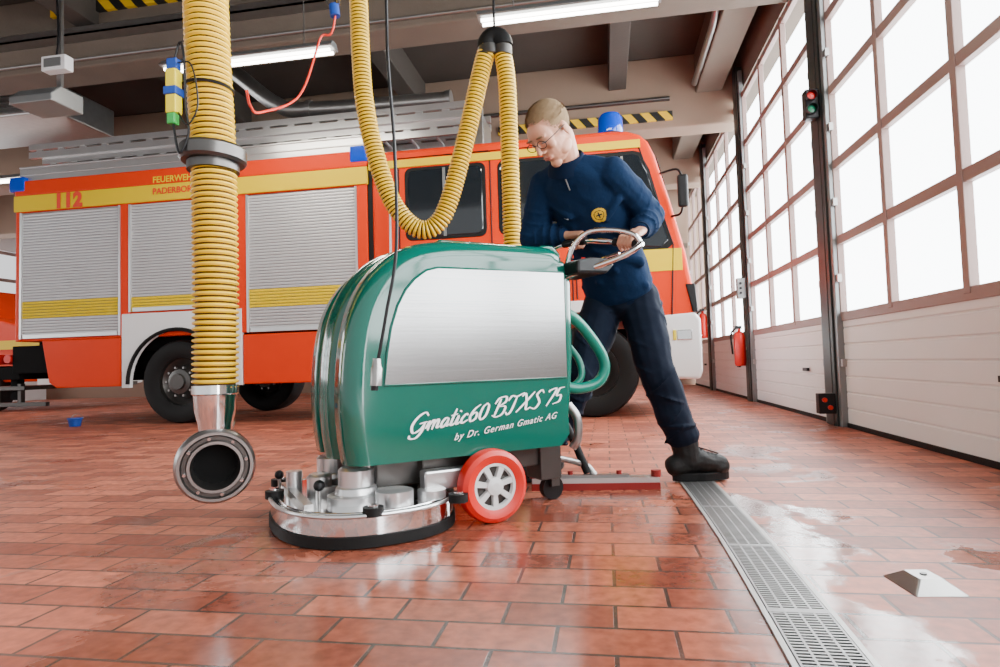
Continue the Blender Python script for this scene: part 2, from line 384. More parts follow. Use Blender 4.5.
# ================================================================ CEILING FITTINGS
def W(name,g,m,e,**k):return mk(name,g,m,e,world=True,**k)
def tubelight(x0,x1,y,z,lab):
    e=thing("ceiling_light",((x0+x1)/2,y,z),lab,"ceiling light",group="fluorescent ceiling lights")
    W("housing",[gprism([(y-.08,z+.02),(y-.04,z+.07),(y+.04,z+.07),(y+.08,z+.02),(y+.07,z+.01),(y-.07,z+.01)],x0,x1,YZ)],railg,e)
    for dy in(-.035,.035):W("lamp_tube",[gcyl((x0+.03,y+dy,z-.012),(x1-.03,y+dy,z-.012),.015,n=12)],lamp,e,smooth=True)
    for xx in(x0+.3,x1-.3):W("hanger",[gcyl((xx,y,z+.06),(xx,y,ZC),.006,n=8)],steel,e)
    l=D.lights.new("tube_glow",'AREA');l.shape='RECTANGLE';l.size=x1-x0;l.size_y=.15;l.energy=38;l.color=(1,.90,.74)
    lo=D.objects.new("tube_glow",l);COL.objects.link(lo);lo.location=((x0+x1)/2,y,z-.05)
tubelight(-4.1,-2.35,5.25,3.5,"bright fluorescent ceiling lamp on thin hangers below a beam")
tubelight(-.95,.55,5.0,3.45,"fluorescent batten lamp hanging near the hose hook")
tubelight(-9.5,-7.9,8.0,3.6,"fluorescent ceiling lamp over the vehicle tail")
tag(mk("hazard_board",gbox(-5.85,-4.25,5.71,5.75,4.50,4.62),haz),"yellow and black striped warning strip fixed along a concrete beam","warning board")
tag(mk("hazard_board",gbox(-1.4,1.03,8.66,8.70,3.85,3.97),haz),"yellow and black striped warning board on the beam over the cab","warning board")
tag(mk("cable_tray",[gbox(-8,-2.6,5.60,5.75,4.20,4.22),gbox(-8,-2.6,5.60,5.61,4.2,4.28)],steel),"long grey metal cable tray on a concrete beam","cable tray")
tag(mk("ventilation_duct",[gtube(cr([(-5.1,7,4.74),(-4.5,7,4.35),(-3.9,7,3.86),(-3.4,7,3.75),(-1.7,7,3.70)],8),.095,20),
    gcyl((-3.5,7,3.765),(-3.44,7,3.757),.108),gcyl((-1.74,7,3.70),(-1.68,7,3.70),.11)],steel,smooth=True),"grey round metal air duct bending under the ceiling","duct")
tag(mk("pipe",[gtube([(-8,5.735,4.0),(1.0,5.735,4.0)],.018,10)],steel,smooth=True),"thin grey pipe run along a concrete beam","pipe")
tag(mk("pipe",[gtube([(-8,8.675,4.15),(1.0,8.675,4.15)],.03,10)],steeld,smooth=True),"dark pipe run along a concrete beam above the truck","pipe")
tag(mk("pipe",[gtube([(-7,2.73,4.3),(1.2,2.73,4.3)],.02,10)],steeld,smooth=True),"dark conduit clipped along a concrete ceiling beam","pipe")
tag(mk("pipe",[gtube([(-2.4,5.728,4.30),(1.2,5.728,4.30)],.028,10),gtube([(-1.6,5.728,4.3),(-1.6,5.728,4.7)],.028,10)],steeld,smooth=True),"dark branching pipe along a concrete beam","pipe")
tag(mk("pipe",[gtube(cr([(1.31,6.3,4.68),(1.31,6.8,4.3),(1.31,7.5,4.25),(1.31,8.5,4.25)],5),.04,14)],steel,smooth=True),"grey pipe running beside the gates near the ceiling","pipe")
jb=thing("junction_box",(-4.95,5,3.40),"white electrical junction box with cables hanging at the ceiling","junction box")
W("box",gbox(-5.12,-4.86,4.9,5.0,3.44,3.58),white,jb,bevel=.01)
W("cover",gbox(-5.08,-4.9,4.89,4.9,3.47,3.55),railg,jb)
W("cable",[gtube(cr([(-5.0,4.95,3.58),(-5.0,4.97,3.9),(-5.1,5,4.75)],5),.01,8)],blackp,jb)
jb=thing("loudspeaker_housing",(-5.0,4.9,3.2),"grey rectangular loudspeaker housing on a bracket below a beam","loudspeaker")
W("housing",gprism([(4.8,3.22),(4.7,3.12),(4.7,3.05),(5.05,3.05),(5.05,3.22)],-5.25,-4.8,YZ),railg,jb,bevel=.01)
W("bracket",gbox(-5.05,-5.0,5.0,5.03,3.2,4.75),steel,jb)
hv=thing("ceiling_air_heater",(-7.6,7,3.8),"metal louvred air heater hanging at the ceiling","air heater")
W("casing",[gbox(-9.2,-6.9,6.8,7.8,4.0,4.4)],steel,hv,bevel=.02)
W("louvre",[gprism([(6.75,4.02+q*.07),(6.80,4.06+q*.07),(6.80,4.045+q*.07),(6.75,4.005+q*.07)],-9.1,-7.0,YZ) for q in range(5)],alu,hv)
for x in(-9,-7.1):W("hanger",[gcyl((x,7.2,4.4),(x,7.2,ZC),.012,n=8)],steel,hv)
def signal(x,y,z,lab):
    e=thing("traffic_signal",(x,y,z),lab,"signal light")
    W("housing",[gbox(x-.045,x+.06,y-.02,y+.08,z-.12,z+.12)],blackp,e,bevel=.012)
    for q,(mm,nn) in enumerate(((lred,"red_lens"),(lgreen,"green_lens"))):
        zc=z+.055-.11*q
        W(nn,[glathe([(0.0,.014),(.025,.011),(.036,0)],(x-.005,y-.02,zc),(0,-1,0),20)],mm,e,smooth=True)
        W("hood",[glathe([(.038,0),(.04,.045),(.042,.045),(.042,0)],(x-.005,y-.02,zc),(0,-1,0),20)],blackp,e,smooth=True)
signal(1.715,5.30,2.60,"red and green gate signal on a dark column")
def extg(x,y,z):
    e=thing("fire_extinguisher",(x,y,z),"red fire extinguisher hung on a gate column","fire extinguisher",group="wall extinguishers")
    W("cylinder",[glathe([(0,0),(.06,.0),(.07,.03),(.07,.36),(.05,.42),(.02,.44),(.02,.47),(0,.47)],(x,y,z),(0,0,1),20)],redw,e,smooth=True)
    W("valve",[gbox(x-.05,x+.03,y-.015,y+.015,z+.47,z+.51)],blackp,e)
    W("hose",[gtube(cr([(x-.04,y,z+.48),(x-.1,y,z+.4),(x-.09,y,z+.15)],6),.012,8)],rubber,e,smooth=True)
    W("bracket",[gbox(x,1.78,y-.02,y+.02,z+.2,z+.24)],steel,e)
extg(1.69,8.31,.45);extg(1.69,11.2,.9)
e=thing("switch_box",(1.71,5.36,.05),"small black and red switch box low on a gate column","switch box")
W("box",gbox(1.65,1.775,5.28,5.36,.10,.26),blackp,e,bevel=.006)
each(lambda n,g,m:W(n,g,m,e),"button",[gcyl((1.69,5.28,.21),(1.69,5.262,.21),.018,n=16),gcyl((1.73,5.28,.15),(1.73,5.262,.15),.018,n=16)],redw)
e=thing("control_panel",(1.71,8.3,1.5),"small grey gate control box with buttons on a column","control box")
W("box",gbox(1.67,1.775,8.2,8.28,1.3,1.56),railg,e,bevel=.008)
each(lambda n,g,m:W(n,g,m,e),"button",[gcyl((1.71,8.2,1.37+q*.06),(1.71,8.19,1.37+q*.06),.016,n=14) for q in range(3)],blackp)
# ================================================================ FIRE TRUCK
SY0=6.3;SY1=8.55
tr=thing("fire_truck",(-3,7.5,0),"orange-red fire truck with silver roller shutters and roof ladder","fire truck")
def T(name,g,m,**k):return mk(name,g,m,k.pop("parent",tr),world=True,**k)
def arch(x0,x1,z0,z1,cx,cz,r):
    P=[(x0,z1),(x0,z0)];a0=math.asin(max(-1,min(1,(z0-cz)/r)))
    for i in range(25):
        a=math.pi-a0-(math.pi-2*a0)*i/24;P.append((cx+math.cos(a)*r,cz+math.sin(a)*r))
    P+=[(x1,z0),(x1,z1)];return P
T("body",[gbox(-6.92,-2.48,SY0+.03,SY1,1.0,2.92),gbox(-6.92,-2.48,SY0,SY0+.04,2.545,2.57),gbox(-6.92,-6.86,SY0,SY0+.04,1.0,2.56),gbox(-5.5,-5.39,SY0,SY0+.04,1.0,2.56),gbox(-4.03,-3.90,SY0,SY0+.04,1.0,2.56),gbox(-2.6,-2.48,SY0,SY0+.04,1.0,2.56)],[red],bevel=.01)
T("upper_band",[gbox(-6.93,-2.47,SY0-.015,SY1+.01,2.745,2.93)],red,bevel=.02)
T("yellow_band",[gbox(-6.93,-2.47,SY0-.018,SY0+.03,2.555,2.745)],yel,bevel=.004)
T("yellow_band",[gbox(-2.45,.42,SY0-.018,SY0+.03,2.70,2.78)],yel)
text("lettering","112",.23,(-6.36,SY0-.024,2.57),(1,0,0),(0,0,1),redt,tr,bold=.014,world=True,spacing=1.12)
text("lettering","FEUERWEHR",.10,(-5.06,SY0-.021,2.765),(1,0,0),(0,0,1),yel,tr,bold=.002,world=True)
text("lettering","PADERBORN",.10,(-5.06,SY0-.024,2.63),(1,0,0),(0,0,1),redt,tr,bold=.002,world=True)
def shutter(x0,x1,z0,z1):
    z=z0;vs=[];fs=[];mi=[]
    def seg(p,q,m):
        o=len(vs);vs.extend([(x0,p[0],p[1]),(x1,p[0],p[1]),(x1,q[0],q[1]),(x0,q[0],q[1])]);fs.append((o,o+1,o+2,o+3));mi.append(m)
    while z<z1-.01:
        m=2 if 1.28<=z+.015<=1.465 else 0
        t=min(z+.034,z1)
        seg((SY0+.018,z),(SY0+.010,z+.004),1);seg((SY0+.010,z+.004),(SY0+.007,(z+t)/2),m);seg((SY0+.007,(z+t)/2),(SY0+.010,t-.002),m);seg((SY0+.010,t-.002),(SY0+.018,t),1);z=t
    s=T("roller_shutter",[(vs,fs,mi)],[shut,shutd,yel])
    T("handle_bar",[gbox(x0+.02,x1-.02,SY0-.006,SY0+.012,z0,z0+.05)],alu,parent=s,bevel=.004)
    each(lambda n,g,m:T(n,g,m,parent=s),"guide",[gbox(x0-.025,x0,SY0-.01,SY0+.03,z0,z1),gbox(x1,x1+.025,SY0-.01,SY0+.03,z0,z1)],alu)
shutter(-6.83,-5.52,1.03,2.54);shutter(-5.36,-4.06,1.29,2.54);shutter(-3.88,-2.62,1.0,2.54)
T("lower_panel",[gprism([(-6.55,1.0),(-6.45,.5),(-6.35,.44),(-5.50,.44),(-5.50,1.0)],SY0,SY0+.05,XZ)],red,bevel=.01,label="orange-red lower side locker")
T("wheel_arch_panel",[gprism(arch(-5.48,-3.97,.42,1.27,-4.78,.46,.60),SY0-.005,SY0+.05,XZ)],white,bevel=.006,label="white panel around the rear wheel")
T("wheel_arch_lip",[gtube([(-4.78+math.cos(a)*.61,SY0-.02,.46+math.sin(a)*.61) for a in [math.pi*i/24 for i in range(25)]],.022,8)],rubber,smooth=True)
T("wheel_housing",[gbox(-5.47,-3.98,SY0+.32,SY1-.3,.62,1.0)],dark)
T("lower_panel",[gbox(-3.96,-3.06,SY0,SY0+.05,.43,.98)],red,bevel=.012,label="orange-red lower side locker")
T("lower_panel",[gbox(-3.04,-2.48,SY0+.02,SY0+.06,.55,.98)],white,bevel=.01)
T("chassis",[gbox(-7.0,.6,6.7,6.85,.62,.9),gbox(-7.0,.6,8.0,8.15,.62,.9),gbox(-6.8,-2.5,6.5,8.4,.85,1.0),gbox(-3.0,-2.0,6.5,7.2,.35,.85),gbox(-4.86,-4.70,6.6,8.3,.38,.54),gbox(-.22,-.06,6.6,8.3,.38,.54),gbox(-6.5,-5.6,6.5,8.3,.5,.9)],dark,bevel=.01)
T("rear_bumper",[gbox(-7.25,-6.92,6.35,8.5,.55,.70),gbox(-7.2,-7.1,6.5,6.6,.3,.6),gbox(-7.3,-7.22,6.4,8.4,.6,.72),gbox(-7.0,-6.5,6.34,6.4,.62,.95)],dark,bevel=.01)
T("rear_step",[gbox(-7.5,-6.95,6.45,8.3,.42,.47),gbox(-7.45,-7.40,6.5,6.56,.2,.45),gbox(-7.1,-7.05,6.5,6.56,.25,.5),gbox(-7.45,-6.7,6.5,6.56,.22,.27)],steeld,bevel=.005)
each(T,"tail_light",[gbox(-6.97,-6.92,6.36,6.5,1.1,1.5),gbox(-7.29,-7.25,6.4,6.6,.74,.86)],redw,bevel=.01)
T("rear_reflector",[gcyl((-7.05,6.34,.80),(-7.05,6.32,.80),.05)],redw)
cabp=[(-2.43,2.80),(-2.38,2.90),(.14,2.90),(.30,2.885),(.42,2.84),(.50,2.76),(.56,2.62),(.70,2.12),(.82,1.62),(.87,1.30),(.88,1.05),(.88,.80),(.50,.62)]+[(-.14+math.cos(a)*.62,.46+math.sin(a)*.62) for a in [math.radians(18+144*i/20) for i in range(21)]]+[(-.85,.62),(-2.43,.62)]
T("cab",[gprism(cabp,SY0,SY1,XZ)],red,bevel=.05,seg=4,smooth=True,ang=30)
T("body_gap",[gbox(-2.49,-2.42,SY0+.02,SY1,.7,2.85)],rubber)
def cabwin(poly,nm="cab_window"):
    w=T(nm,[gprism(poly,SY0-.012,SY0+.02,XZ)],glassd,bevel=.02)
    cx=sum(p[0] for p in poly)/len(poly);cz=sum(p[1] for p in poly)/len(poly)
    big=[(cx+(p[0]-cx)*1.08,cz+(p[1]-cz)*1.08) for p in poly]
    T("window_seal",[gprism(big,SY0-.006,SY0+.01,XZ)],rubber,parent=w,bevel=.02)
    return w
def rnd(x0,x1,z0,z1,r=.07):
    o=[]
    for cx,cz,a0 in((x1-r,z1-r,0),(x0+r,z1-r,90),(x0+r,z0+r,180),(x1-r,z0+r,270)):
        for q in range(5):
            a=math.radians(a0+q*22.5);o.append((cx+r*math.cos(a),cz+r*math.sin(a)))
    return o
cw_=cabwin(rnd(-2.02,-1.20,1.93,2.66))
T("window_bar",[gbox(-1.63,-1.60,SY0-.02,SY0-.008,1.93,2.66)],railg,parent=cw_)
cabwin(rnd(-1.02,-.42,1.93,2.66))
cw_=cabwin([(-.12,2.64),(-.18,2.58),(-.18,1.82),(-.12,1.75),(.58,1.67),(.66,1.74),(.48,2.45),(.40,2.62),(.34,2.64)])
T("window_bar",[gbox(.22,.245,SY0-.02,SY0-.008,1.72,2.62)],railg,parent=cw_)
each(T,"door_seam",[gtube([(-1.12,SY0-.003,.7),(-1.12,SY0-.003,2.8),(-.30,SY0-.003,2.8),(-.30,SY0-.003,1.15)],.008,6),gtube([(-2.12,SY0-.003,.7),(-2.12,SY0-.003,2.8),(-1.13,SY0-.003,2.8)],.008,6),gtube([(-.26,SY0-.003,1.2),(-.26,SY0-.003,2.76),(.40,SY0-.003,2.72),(.70,SY0-.003,1.7),(.66,SY0-.003,1.0)],.008,6)],rubber)
T("yellow_band",[gbox(-.24,.78,SY0-.008,SY0+.01,1.44,1.66)],yel,bevel=.003)
each(T,"door_handle",[gbox(-1.35,-1.2,SY0-.03,SY0,1.72,1.76),gbox(-.2,-.05,SY0-.03,SY0,1.52,1.56)],blackp,bevel=.006)
T("windscreen",[gprism([(.575,2.60),(.585,2.62),(.80,1.74),(.795,1.72)],SY0+.1,SY1-.1,XZ)],glassd)
T("front_trim",[gprism([(.80,1.30),(.86,1.02),(.91,1.02),(.89,1.30)],SY0-.015,SY1,XZ)],blackp,bevel=.01)
T("front_bumper",[gprism([(.52,1.0),(.5,.55),(.55,.38),(.90,.36),(.93,.45),(.93,.95),(.88,1.02)],SY0-.02,SY1+.02,XZ)],white,bevel=.03,seg=3,label="white front bumper")
each(T,"headlamp",[gbox(.89,.95,SY0+.1,SY0+.4,.6,.8),gbox(.70,.84,SY0-.035,SY0-.02,.75,.85)],chrome,bevel=.01)
T("turn_signal",[gbox(.66,.69,SY0-.035,SY0-.02,.75,.85)],yellp,bevel=.004)
T("fender",[gprism(arch(-.85,.52,.55,1.18,-.14,.46,.615),SY0-.03,SY0+.03,XZ)],white,bevel=.01,label="white front wheel arch")
T("grab_rail",[gtube(cr([(-2.2,SY0-.01,1.25),(-2.2,SY0-.06,1.35),(-2.2,SY0-.06,2.3),(-2.2,SY0-.01,2.4)],6),.014,8)],alu,smooth=True)
each(T,"step",[gbox(-2.0,-1.1,SY0-.02,SY0+.2,.40,.44),gbox(-2.0,-1.1,SY0,SY0+.15,.62,.9)],dark,bevel=.006)
mi=T("mirror",[gbox(.74,.84,SY0-.22,SY0-.16,2.02,2.34)],blackp,bevel=.025,seg=3)
each(lambda n,g,m:T(n,g,m,parent=mi,smooth=True),"mirror_arm",[gtube(cr([(.60,SY0,2.42),(.75,SY0-.1,2.42),(.79,SY0-.18,2.32)],5),.012,8),gtube(cr([(.70,SY0,1.98),(.77,SY0-.1,1.98),(.79,SY0-.18,2.05)],5),.012,8)],blackp)
for yy in(SY0+.35,SY1-.35):
    bc=T("beacon",[glathe([(.13,0),(.135,.03),(.13,.19),(.10,.235),(0,.245)],(.14,yy,2.96),(0,0,1),28)],blue,smooth=True,label="round blue roof beacon")
    T("beacon_base",[gcyl((.14,yy,2.89),(.14,yy,2.97),.15)],blackp,parent=bc,smooth=True)
each(T,"corner_light",[gbox(-6.99,-6.78,SY0-.03,SY0+.12,2.80,2.98),gbox(-2.66,-2.46,SY0-.03,SY0+.12,2.80,2.98)],blue,bevel=.02)
def lad(ya,yb,z0,x0,x1):
    g=[]
    for yy in(ya,yb):
        g+=[gbox(x0,x1,yy-.02,yy+.02,z0,z0+.075),gbox(x0,x1,yy-.02,yy+.02,z0+.10,z0+.17)]
        n=int((x1-x0)/.30)
        g+=[gbox(x0+q*.3+.1,x0+q*.3+.18,yy-.012,yy+.012,z0+.05,z0+.12) for q in range(n)]
    g+=[gcyl((x0+.15+q*.3,ya,z0+.025),(x0+.15+q*.3,yb,z0+.025),.016,n=8) for q in range(int((x1-x0)/.3))]
    return g
ld=T("roof_ladder",lad(6.42,6.90,3.24,-6.85,-1.20),alu,label="aluminium extension ladder")
T("ladder_section",lad(6.46,6.84,3.07,-6.7,-1.35),alu,parent=ld)
each(lambda n,g,m:T(n,g,m,parent=ld),"ladder_rack",[gbox(x-.025,x+.025,6.42,8.4,2.92,3.07) for x in(-6.5,-5.0,-3.6,-2.55)],alu)
T("roof_edge",[gbox(-6.90,-2.48,6.33,6.38,2.925,3.09),gbox(-6.90,-2.48,6.32,6.40,3.09,3.11),gbox(-6.90,-2.48,6.32,6.33,3.0,3.015)],alu,bevel=.005,label="solid silver roof edge rail")
T("equipment_box",[gbox(-6.75,-5.1,6.94,8.4,2.92,3.45)],alu,bevel=.02)
T("equipment_box",[gbox(-5.0,-3.0,6.94,8.4,2.92,3.42)],alu,bevel=.02)
T("equipment_box",[gbox(-2.9,-1.5,6.94,8.4,2.90,3.34)],steel,bevel=.02)
T("ladder_roller",[gbox(-1.35,-1.2,6.42,6.90,2.90,3.25)],steel,bevel=.01)
def wheel(cx):
    tyre=[(.27,-.0),(.31,-.02),(.40,-.035),(.455,-.02),(.475,.02),(.475,.25),(.455,.29),(.30,.3),(.27,.28)]
    w=T("wheel",[glathe(tyre,(cx,6.36,.475),(0,1,0),48)],rubber,smooth=True)
    T("rim",[glathe([(.275,.0),(.265,.05),(.20,.10),(.15,.03),(.14,-.02),(.09,-.03),(.085,-.06),(.0,-.06)],(cx,6.36,.475),(0,1,0),40)],steeld,parent=w,smooth=True,label="dark steel rim")
    for t in [math.pi*q/5 for q in range(10)]:
        T("wheel_nut",[gcyl((cx+math.cos(t)*.165,6.375,.475+math.sin(t)*.165),(cx+math.cos(t)*.165,6.34,.475+math.sin(t)*.165),.014,n=6)],steel,parent=w)
    return w
w1=wheel(-4.78);w2=wheel(-.14)
for w_ in (w1,w2):
    o=dup(w_,(0,1.8,0),tr);o.matrix_parent_inverse=w_.matrix_parent_inverse.copy()
tv=thing("rescue_vehicle",(-11.6,9.6,0),"second red emergency vehicle with white bumper near the windows","fire truck")
vp=[(-13.2,.5),(-13.2,2.0),(-12.9,2.15),(-10.9,2.15),(-10.2,1.6),(-9.3,1.35),(-9.15,1.1),(-9.15,.5)]
W("body",gprism(vp,8.9,10.9,XZ),red,tv,bevel=.04,seg=3)
W("side_window",[gprism([(-12.8,1.45),(-12.8,1.98),(-10.95,1.98),(-10.4,1.45)],8.88,8.92,XZ)],glassd,tv)
W("yellow_band",gbox(-13.1,-9.25,8.88,8.91,1.05,1.2),yel,tv)
W("bumper",gbox(-9.3,-9.05,8.85,10.95,.4,.7),white,tv,bevel=.03)
for cx in(-12.3,-10.35):
    W("wheel",[glathe([(0,.03),(.2,.03),(.22,-.02),(.36,-.02),(.38,.0),(.38,.25),(.36,.27),(0,.27)],(cx,8.85,.38),(0,1,0),32,[1,0,0,0,0,0,0])],[rubber,steeld],tv,smooth=True)
e=thing("bucket",(-5.95,6.15,0),"small blue plastic bucket on the floor beside the truck","bucket")
mk("bucket_body",[glathe([(0,.005),(.055,.005),(.075,.10),(.08,.10),(.08,.09),(.07,.08),(.05,.01)],(0,0,0),(0,0,1),20)],blueg,e,smooth=True)
mk("handle",[gtube([(.078*math.cos(a),0.03,.09+.05*math.sin(a)) for a in [math.pi*i/10 for i in range(11)]],.003,6)],steel,e)
# ================================================================ EXHAUST HOSES
eh=thing("exhaust_hose",(-1.40,2.05,.12),"hanging yellow corrugated exhaust hose with metal nozzle and grey collar","exhaust hose")
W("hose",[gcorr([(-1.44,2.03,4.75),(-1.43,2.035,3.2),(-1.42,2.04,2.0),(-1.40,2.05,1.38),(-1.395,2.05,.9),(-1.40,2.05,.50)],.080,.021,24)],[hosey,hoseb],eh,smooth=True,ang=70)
W("collar",[glathe([(.07,-.03),(.108,-.03),(.116,-.02),(.116,.02),(.108,.03),(.07,.03),(.07,-.03)],(-1.40,2.05,1.375),(0.03,0.02,1),40),glathe([(.07,-.06),(.09,-.06),(.09,-.03)],(-1.40,2.05,1.375),(0,0,1),40)],steeld,eh,smooth=True)
dirn=V((.565,-.80,-.10)).normalized()
nz=W("nozzle",[glathe([(.074,.16),(.080,.16),(.080,.13),(.074,.125),(.070,.07),(.058,.015),(.055,-.03)],V((-1.40,2.05,.37)),(0,0,1),36)],chrome,eh,smooth=True,label="shiny tapered metal nozzle")
fc=V((-1.385,2.025,.245))
W("nozzle_elbow",[gtube(cr([(-1.40,2.07,.40),(-1.43,2.09,.34),(-1.44,2.10,.28),fc-dirn*.095],8),.056,20)],steel,nz,smooth=True)
W("nozzle_flange",[glathe([(.06,-.10),(.08,-.09),(.11,-.06),(.128,-.045),(.134,-.02),(.134,.012),(.124,.026),(.114,.026),(.108,.018),(.096,.018),(.092,.030),(.082,.030),(.078,.012),(.074,-.01),(.070,-.075)],fc,dirn,48,[0,0,0,0,0,1,1,0,0,0,1,0,0,0])],[steeld,steel],nz,smooth=True,label="round steel mouth ring",ang=50)
W("nozzle_bore",[glathe([(.0,-.035),(.073,-.033)],fc,dirn,32)],dark,nz,smooth=True)
a_,u_,w_=basis(dirn)
each(lambda n,g,m:W(n,g,m,nz),"bolt",[gcyl(fc+dirn*.014+(u_*math.cos(t)+w_*math.sin(t))*.102,fc+dirn*.026+(u_*math.cos(t)+w_*math.sin(t))*.102,.006,n=8) for t in [math.pi*q/4+.2 for q in range(8)]],chrome)
vb=W("valve_block",[gbox(-1.505,-1.465,1.93,1.97,1.50,1.66,0)],yellp,eh,bevel=.004,label="small yellow pneumatic valve")
W("valve_ring",[gbox(-1.51,-1.46,1.925,1.975,1.565,1.595)],blueg,vb,bevel=.004)
W("valve_cap",[gbox(-1.505,-1.465,1.935,1.965,1.66,1.70)],blueg,vb,bevel=.004)
W("valve_foot",[gbox(-1.50,-1.47,1.93,1.96,1.46,1.50)],greenp,vb,bevel=.004)
W("air_line",[gtube(cr([(-1.48,1.94,1.46),(-1.45,1.93,1.35),(-1.42,1.94,1.42),(-1.43,1.94,1.52),(-1.43,1.93,1.7),(-1.46,1.95,1.76),(-1.485,1.955,1.70)],6),.004,6)],blackp,eh,smooth=True)
W("air_line",[gtube(cr([(-1.46,1.94,1.68),(-1.40,1.93,1.66),(-1.38,1.935,1.52),(-1.42,1.935,1.45),(-1.46,1.94,1.50)],6),.003,6)],blackp,eh,smooth=True)
W("strap",[gtube([(-1.413+math.cos(t)*.086,2.04+math.sin(t)*.086,1.62) for t in [math.pi*q/12 for q in range(24)]],.006,6,closed=True)],blackp,eh)
h2=thing("exhaust_hose",(-1.0,3.9,1.4),"looped yellow corrugated exhaust hose hung over a black hook","exhaust hose")
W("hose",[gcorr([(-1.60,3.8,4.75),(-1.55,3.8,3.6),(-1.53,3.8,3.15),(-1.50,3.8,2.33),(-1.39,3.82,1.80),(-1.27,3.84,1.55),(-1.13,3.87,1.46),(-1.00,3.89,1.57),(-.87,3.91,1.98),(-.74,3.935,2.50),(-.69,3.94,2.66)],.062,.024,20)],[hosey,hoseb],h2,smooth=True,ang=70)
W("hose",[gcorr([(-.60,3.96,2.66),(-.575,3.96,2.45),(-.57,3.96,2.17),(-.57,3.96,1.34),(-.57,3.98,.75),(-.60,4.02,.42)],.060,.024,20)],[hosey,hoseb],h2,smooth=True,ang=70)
W("hook_saddle",[gtube([(-.645+math.cos(t)*.055,3.95,2.66+math.sin(t)*.07) for t in [math.pi*q/10 for q in range(11)]],.066,16)],rubber,h2,smooth=True,label="black rubber saddle bend")
W("suspension_rope",[gcyl((-.645,3.95,2.74),(-.645,3.95,4.75),.008,n=8)],blackp,h2)
each(lambda n,g,m:W(n,g,m,h2,smooth=True),"clamp",[gcyl((-.60,3.96,2.60),(-.60,3.96,2.66),.068),gcyl((-.685,3.94,2.60),(-.69,3.94,2.66),.068)],steeld)
W("nozzle",[gtube(cr([(-.60,4.02,.42),(-.63,4.03,.3),(-.72,4.05,.04)],5),.07,20)],steel,h2,smooth=True)
pc=thing("hanging_power_cable",(-.71,1.86,.52),"thin black cable hanging from the ceiling with a grey plug","power cable")
W("cable",[gtube(cr([(-.70,2.0,4.75),(-.695,1.97,3.0),(-.685,1.95,1.86),(-.67,1.91,1.59),(-.64,1.87,1.27),(-.64,1.865,.95),(-.675,1.86,.75),(-.705,1.858,.60)],8),.0055,8)],blackp,pc,smooth=True)
W("plug",[glathe([(0,.085),(.012,.085),(.015,.06),(.018,.055),(.018,.0),(0,.0)],(-.713,1.857,.52),(.05,0,1),20)],steel,pc,smooth=True)
W("plug_pins",[gcyl((-.718,1.857,.52),(-.719,1.857,.505),.012,n=12)],blackp,pc)
rc=thing("compressed_air_line",(-1.34,2.4,1.6),"thin red air line drooping from the ceiling to the hose","air hose")
W("cord",[gtube(cr([(-1.33,3.02,4.75),(-1.333,3.02,2.6),(-1.426,3.0,2.31),(-1.44,2.8,1.93),(-1.41,2.4,1.68),(-1.37,2.25,1.64),(-1.33,2.16,1.66)],10),.0055,8)],orangec,rc,smooth=True)
W("coupling",[gcyl((-1.345,3.02,2.44),(-1.352,3.02,2.50),.026,n=14)],blueg,rc,smooth=True)
W("coupling_cap",[gcyl((-1.33,3.02,2.50),(-1.33,3.02,2.56),.016,n=12)],chrome,rc,smooth=True)
# ================================================================ SCRUBBER
MR=math.radians(217.6)
mc=thing("floor_scrubber",(-.6455,2.5025,0),"teal green walk-behind floor scrubber with silver side panel and red wheels","floor scrubber",rotz=MR)
def S(name,g,m,**k):return mk(name,g,m,k.pop("parent",mc),**k)
outl=[(.490,.245),(.503,.33),(.510,.44),(.506,.56),(.492,.68),(.464,.79),(.414,.885),(.340,.965),(.25,1.015),(.14,1.038),(.03,1.046),(-.10,1.048),(-.25,1.048),(-.345,1.045),(-.385,1.03)]
O=cr([V((p[0],0,p[1])) for p in outl],6)
RE=.070
YR=[(-.30+RE)-RE*math.sin(math.pi/2*q/9) for q in range(9,-1,-1)]
YM=[-(.30-RE)+2*(.30-RE)*q/52 for q in range(1,52)]
ys=YR+YM+[-y for y in YR[::-1]]
def gin(y):
    y=abs(y);v=0
    d=abs(y-.115)
    if d<.06:v+=.050*(.5+.5*math.cos(math.pi*d/.06))**1.3
    if y<.07:v-=.014*(.5+.5*math.cos(math.pi*y/.07))
    if y>.30-RE:
        q=(y-(.30-RE));v+=RE-math.sqrt(max(0,RE*RE-q*q))
    return v
vs=[];fs=[]
for i,p in enumerate(O):
    t=(O[min(i+1,len(O)-1)]-O[max(i-1,0)]).normalized();nrm=V((t.z,0,-t.x))
    for y in ys:
        q=p-nrm*gin(y);q.x=max(q.x,-.389);vs.append((q.x,y,q.z if i>0 else .245))
nY=len(ys)
for i in range(len(O)-1):
    for j in range(nY-1):fs.append((i*nY+j,i*nY+j+1,(i+1)*nY+j+1,(i+1)*nY+j))
def sidepoly(j):
    idx=[i*nY+j for i in range(len(O))];y=ys[j]
    vs.append((-.39,y,.29));vs.append((-.35,y,.245));o=len(vs)-2;return tuple(idx+[o,o+1])
fs.append(sidepoly(0));a1=len(vs)-2;fs.append(sidepoly(nY-1));a2=len(vs)-2
L0=(len(O)-1)*nY
fs.append(tuple([L0+j for j in range(nY)]+[a2,a1]));fs.append((a1,a2,a2+1,a1+1));fs.append(tuple([a1+1,a2+1]+[j for j in range(nY-1,-1,-1)]))
S("body",[(vs,fs,0)],teal,smooth=True,ang=60,label="glossy teal green moulded tank body")
pp=[(.368,.515),(.356,.62),(.340,.71),(.314,.79),(.284,.845),(.250,.885),(.205,.918),(.16,.93),(-.385,.935),(-.385,.515)]
S("side_panel",[gprism(pp,.296,.306,XZ)],silv,bevel=.002,label="silver side panel")
S("side_panel",[gprism(pp,-.306,-.296,XZ)],silv,bevel=.002)
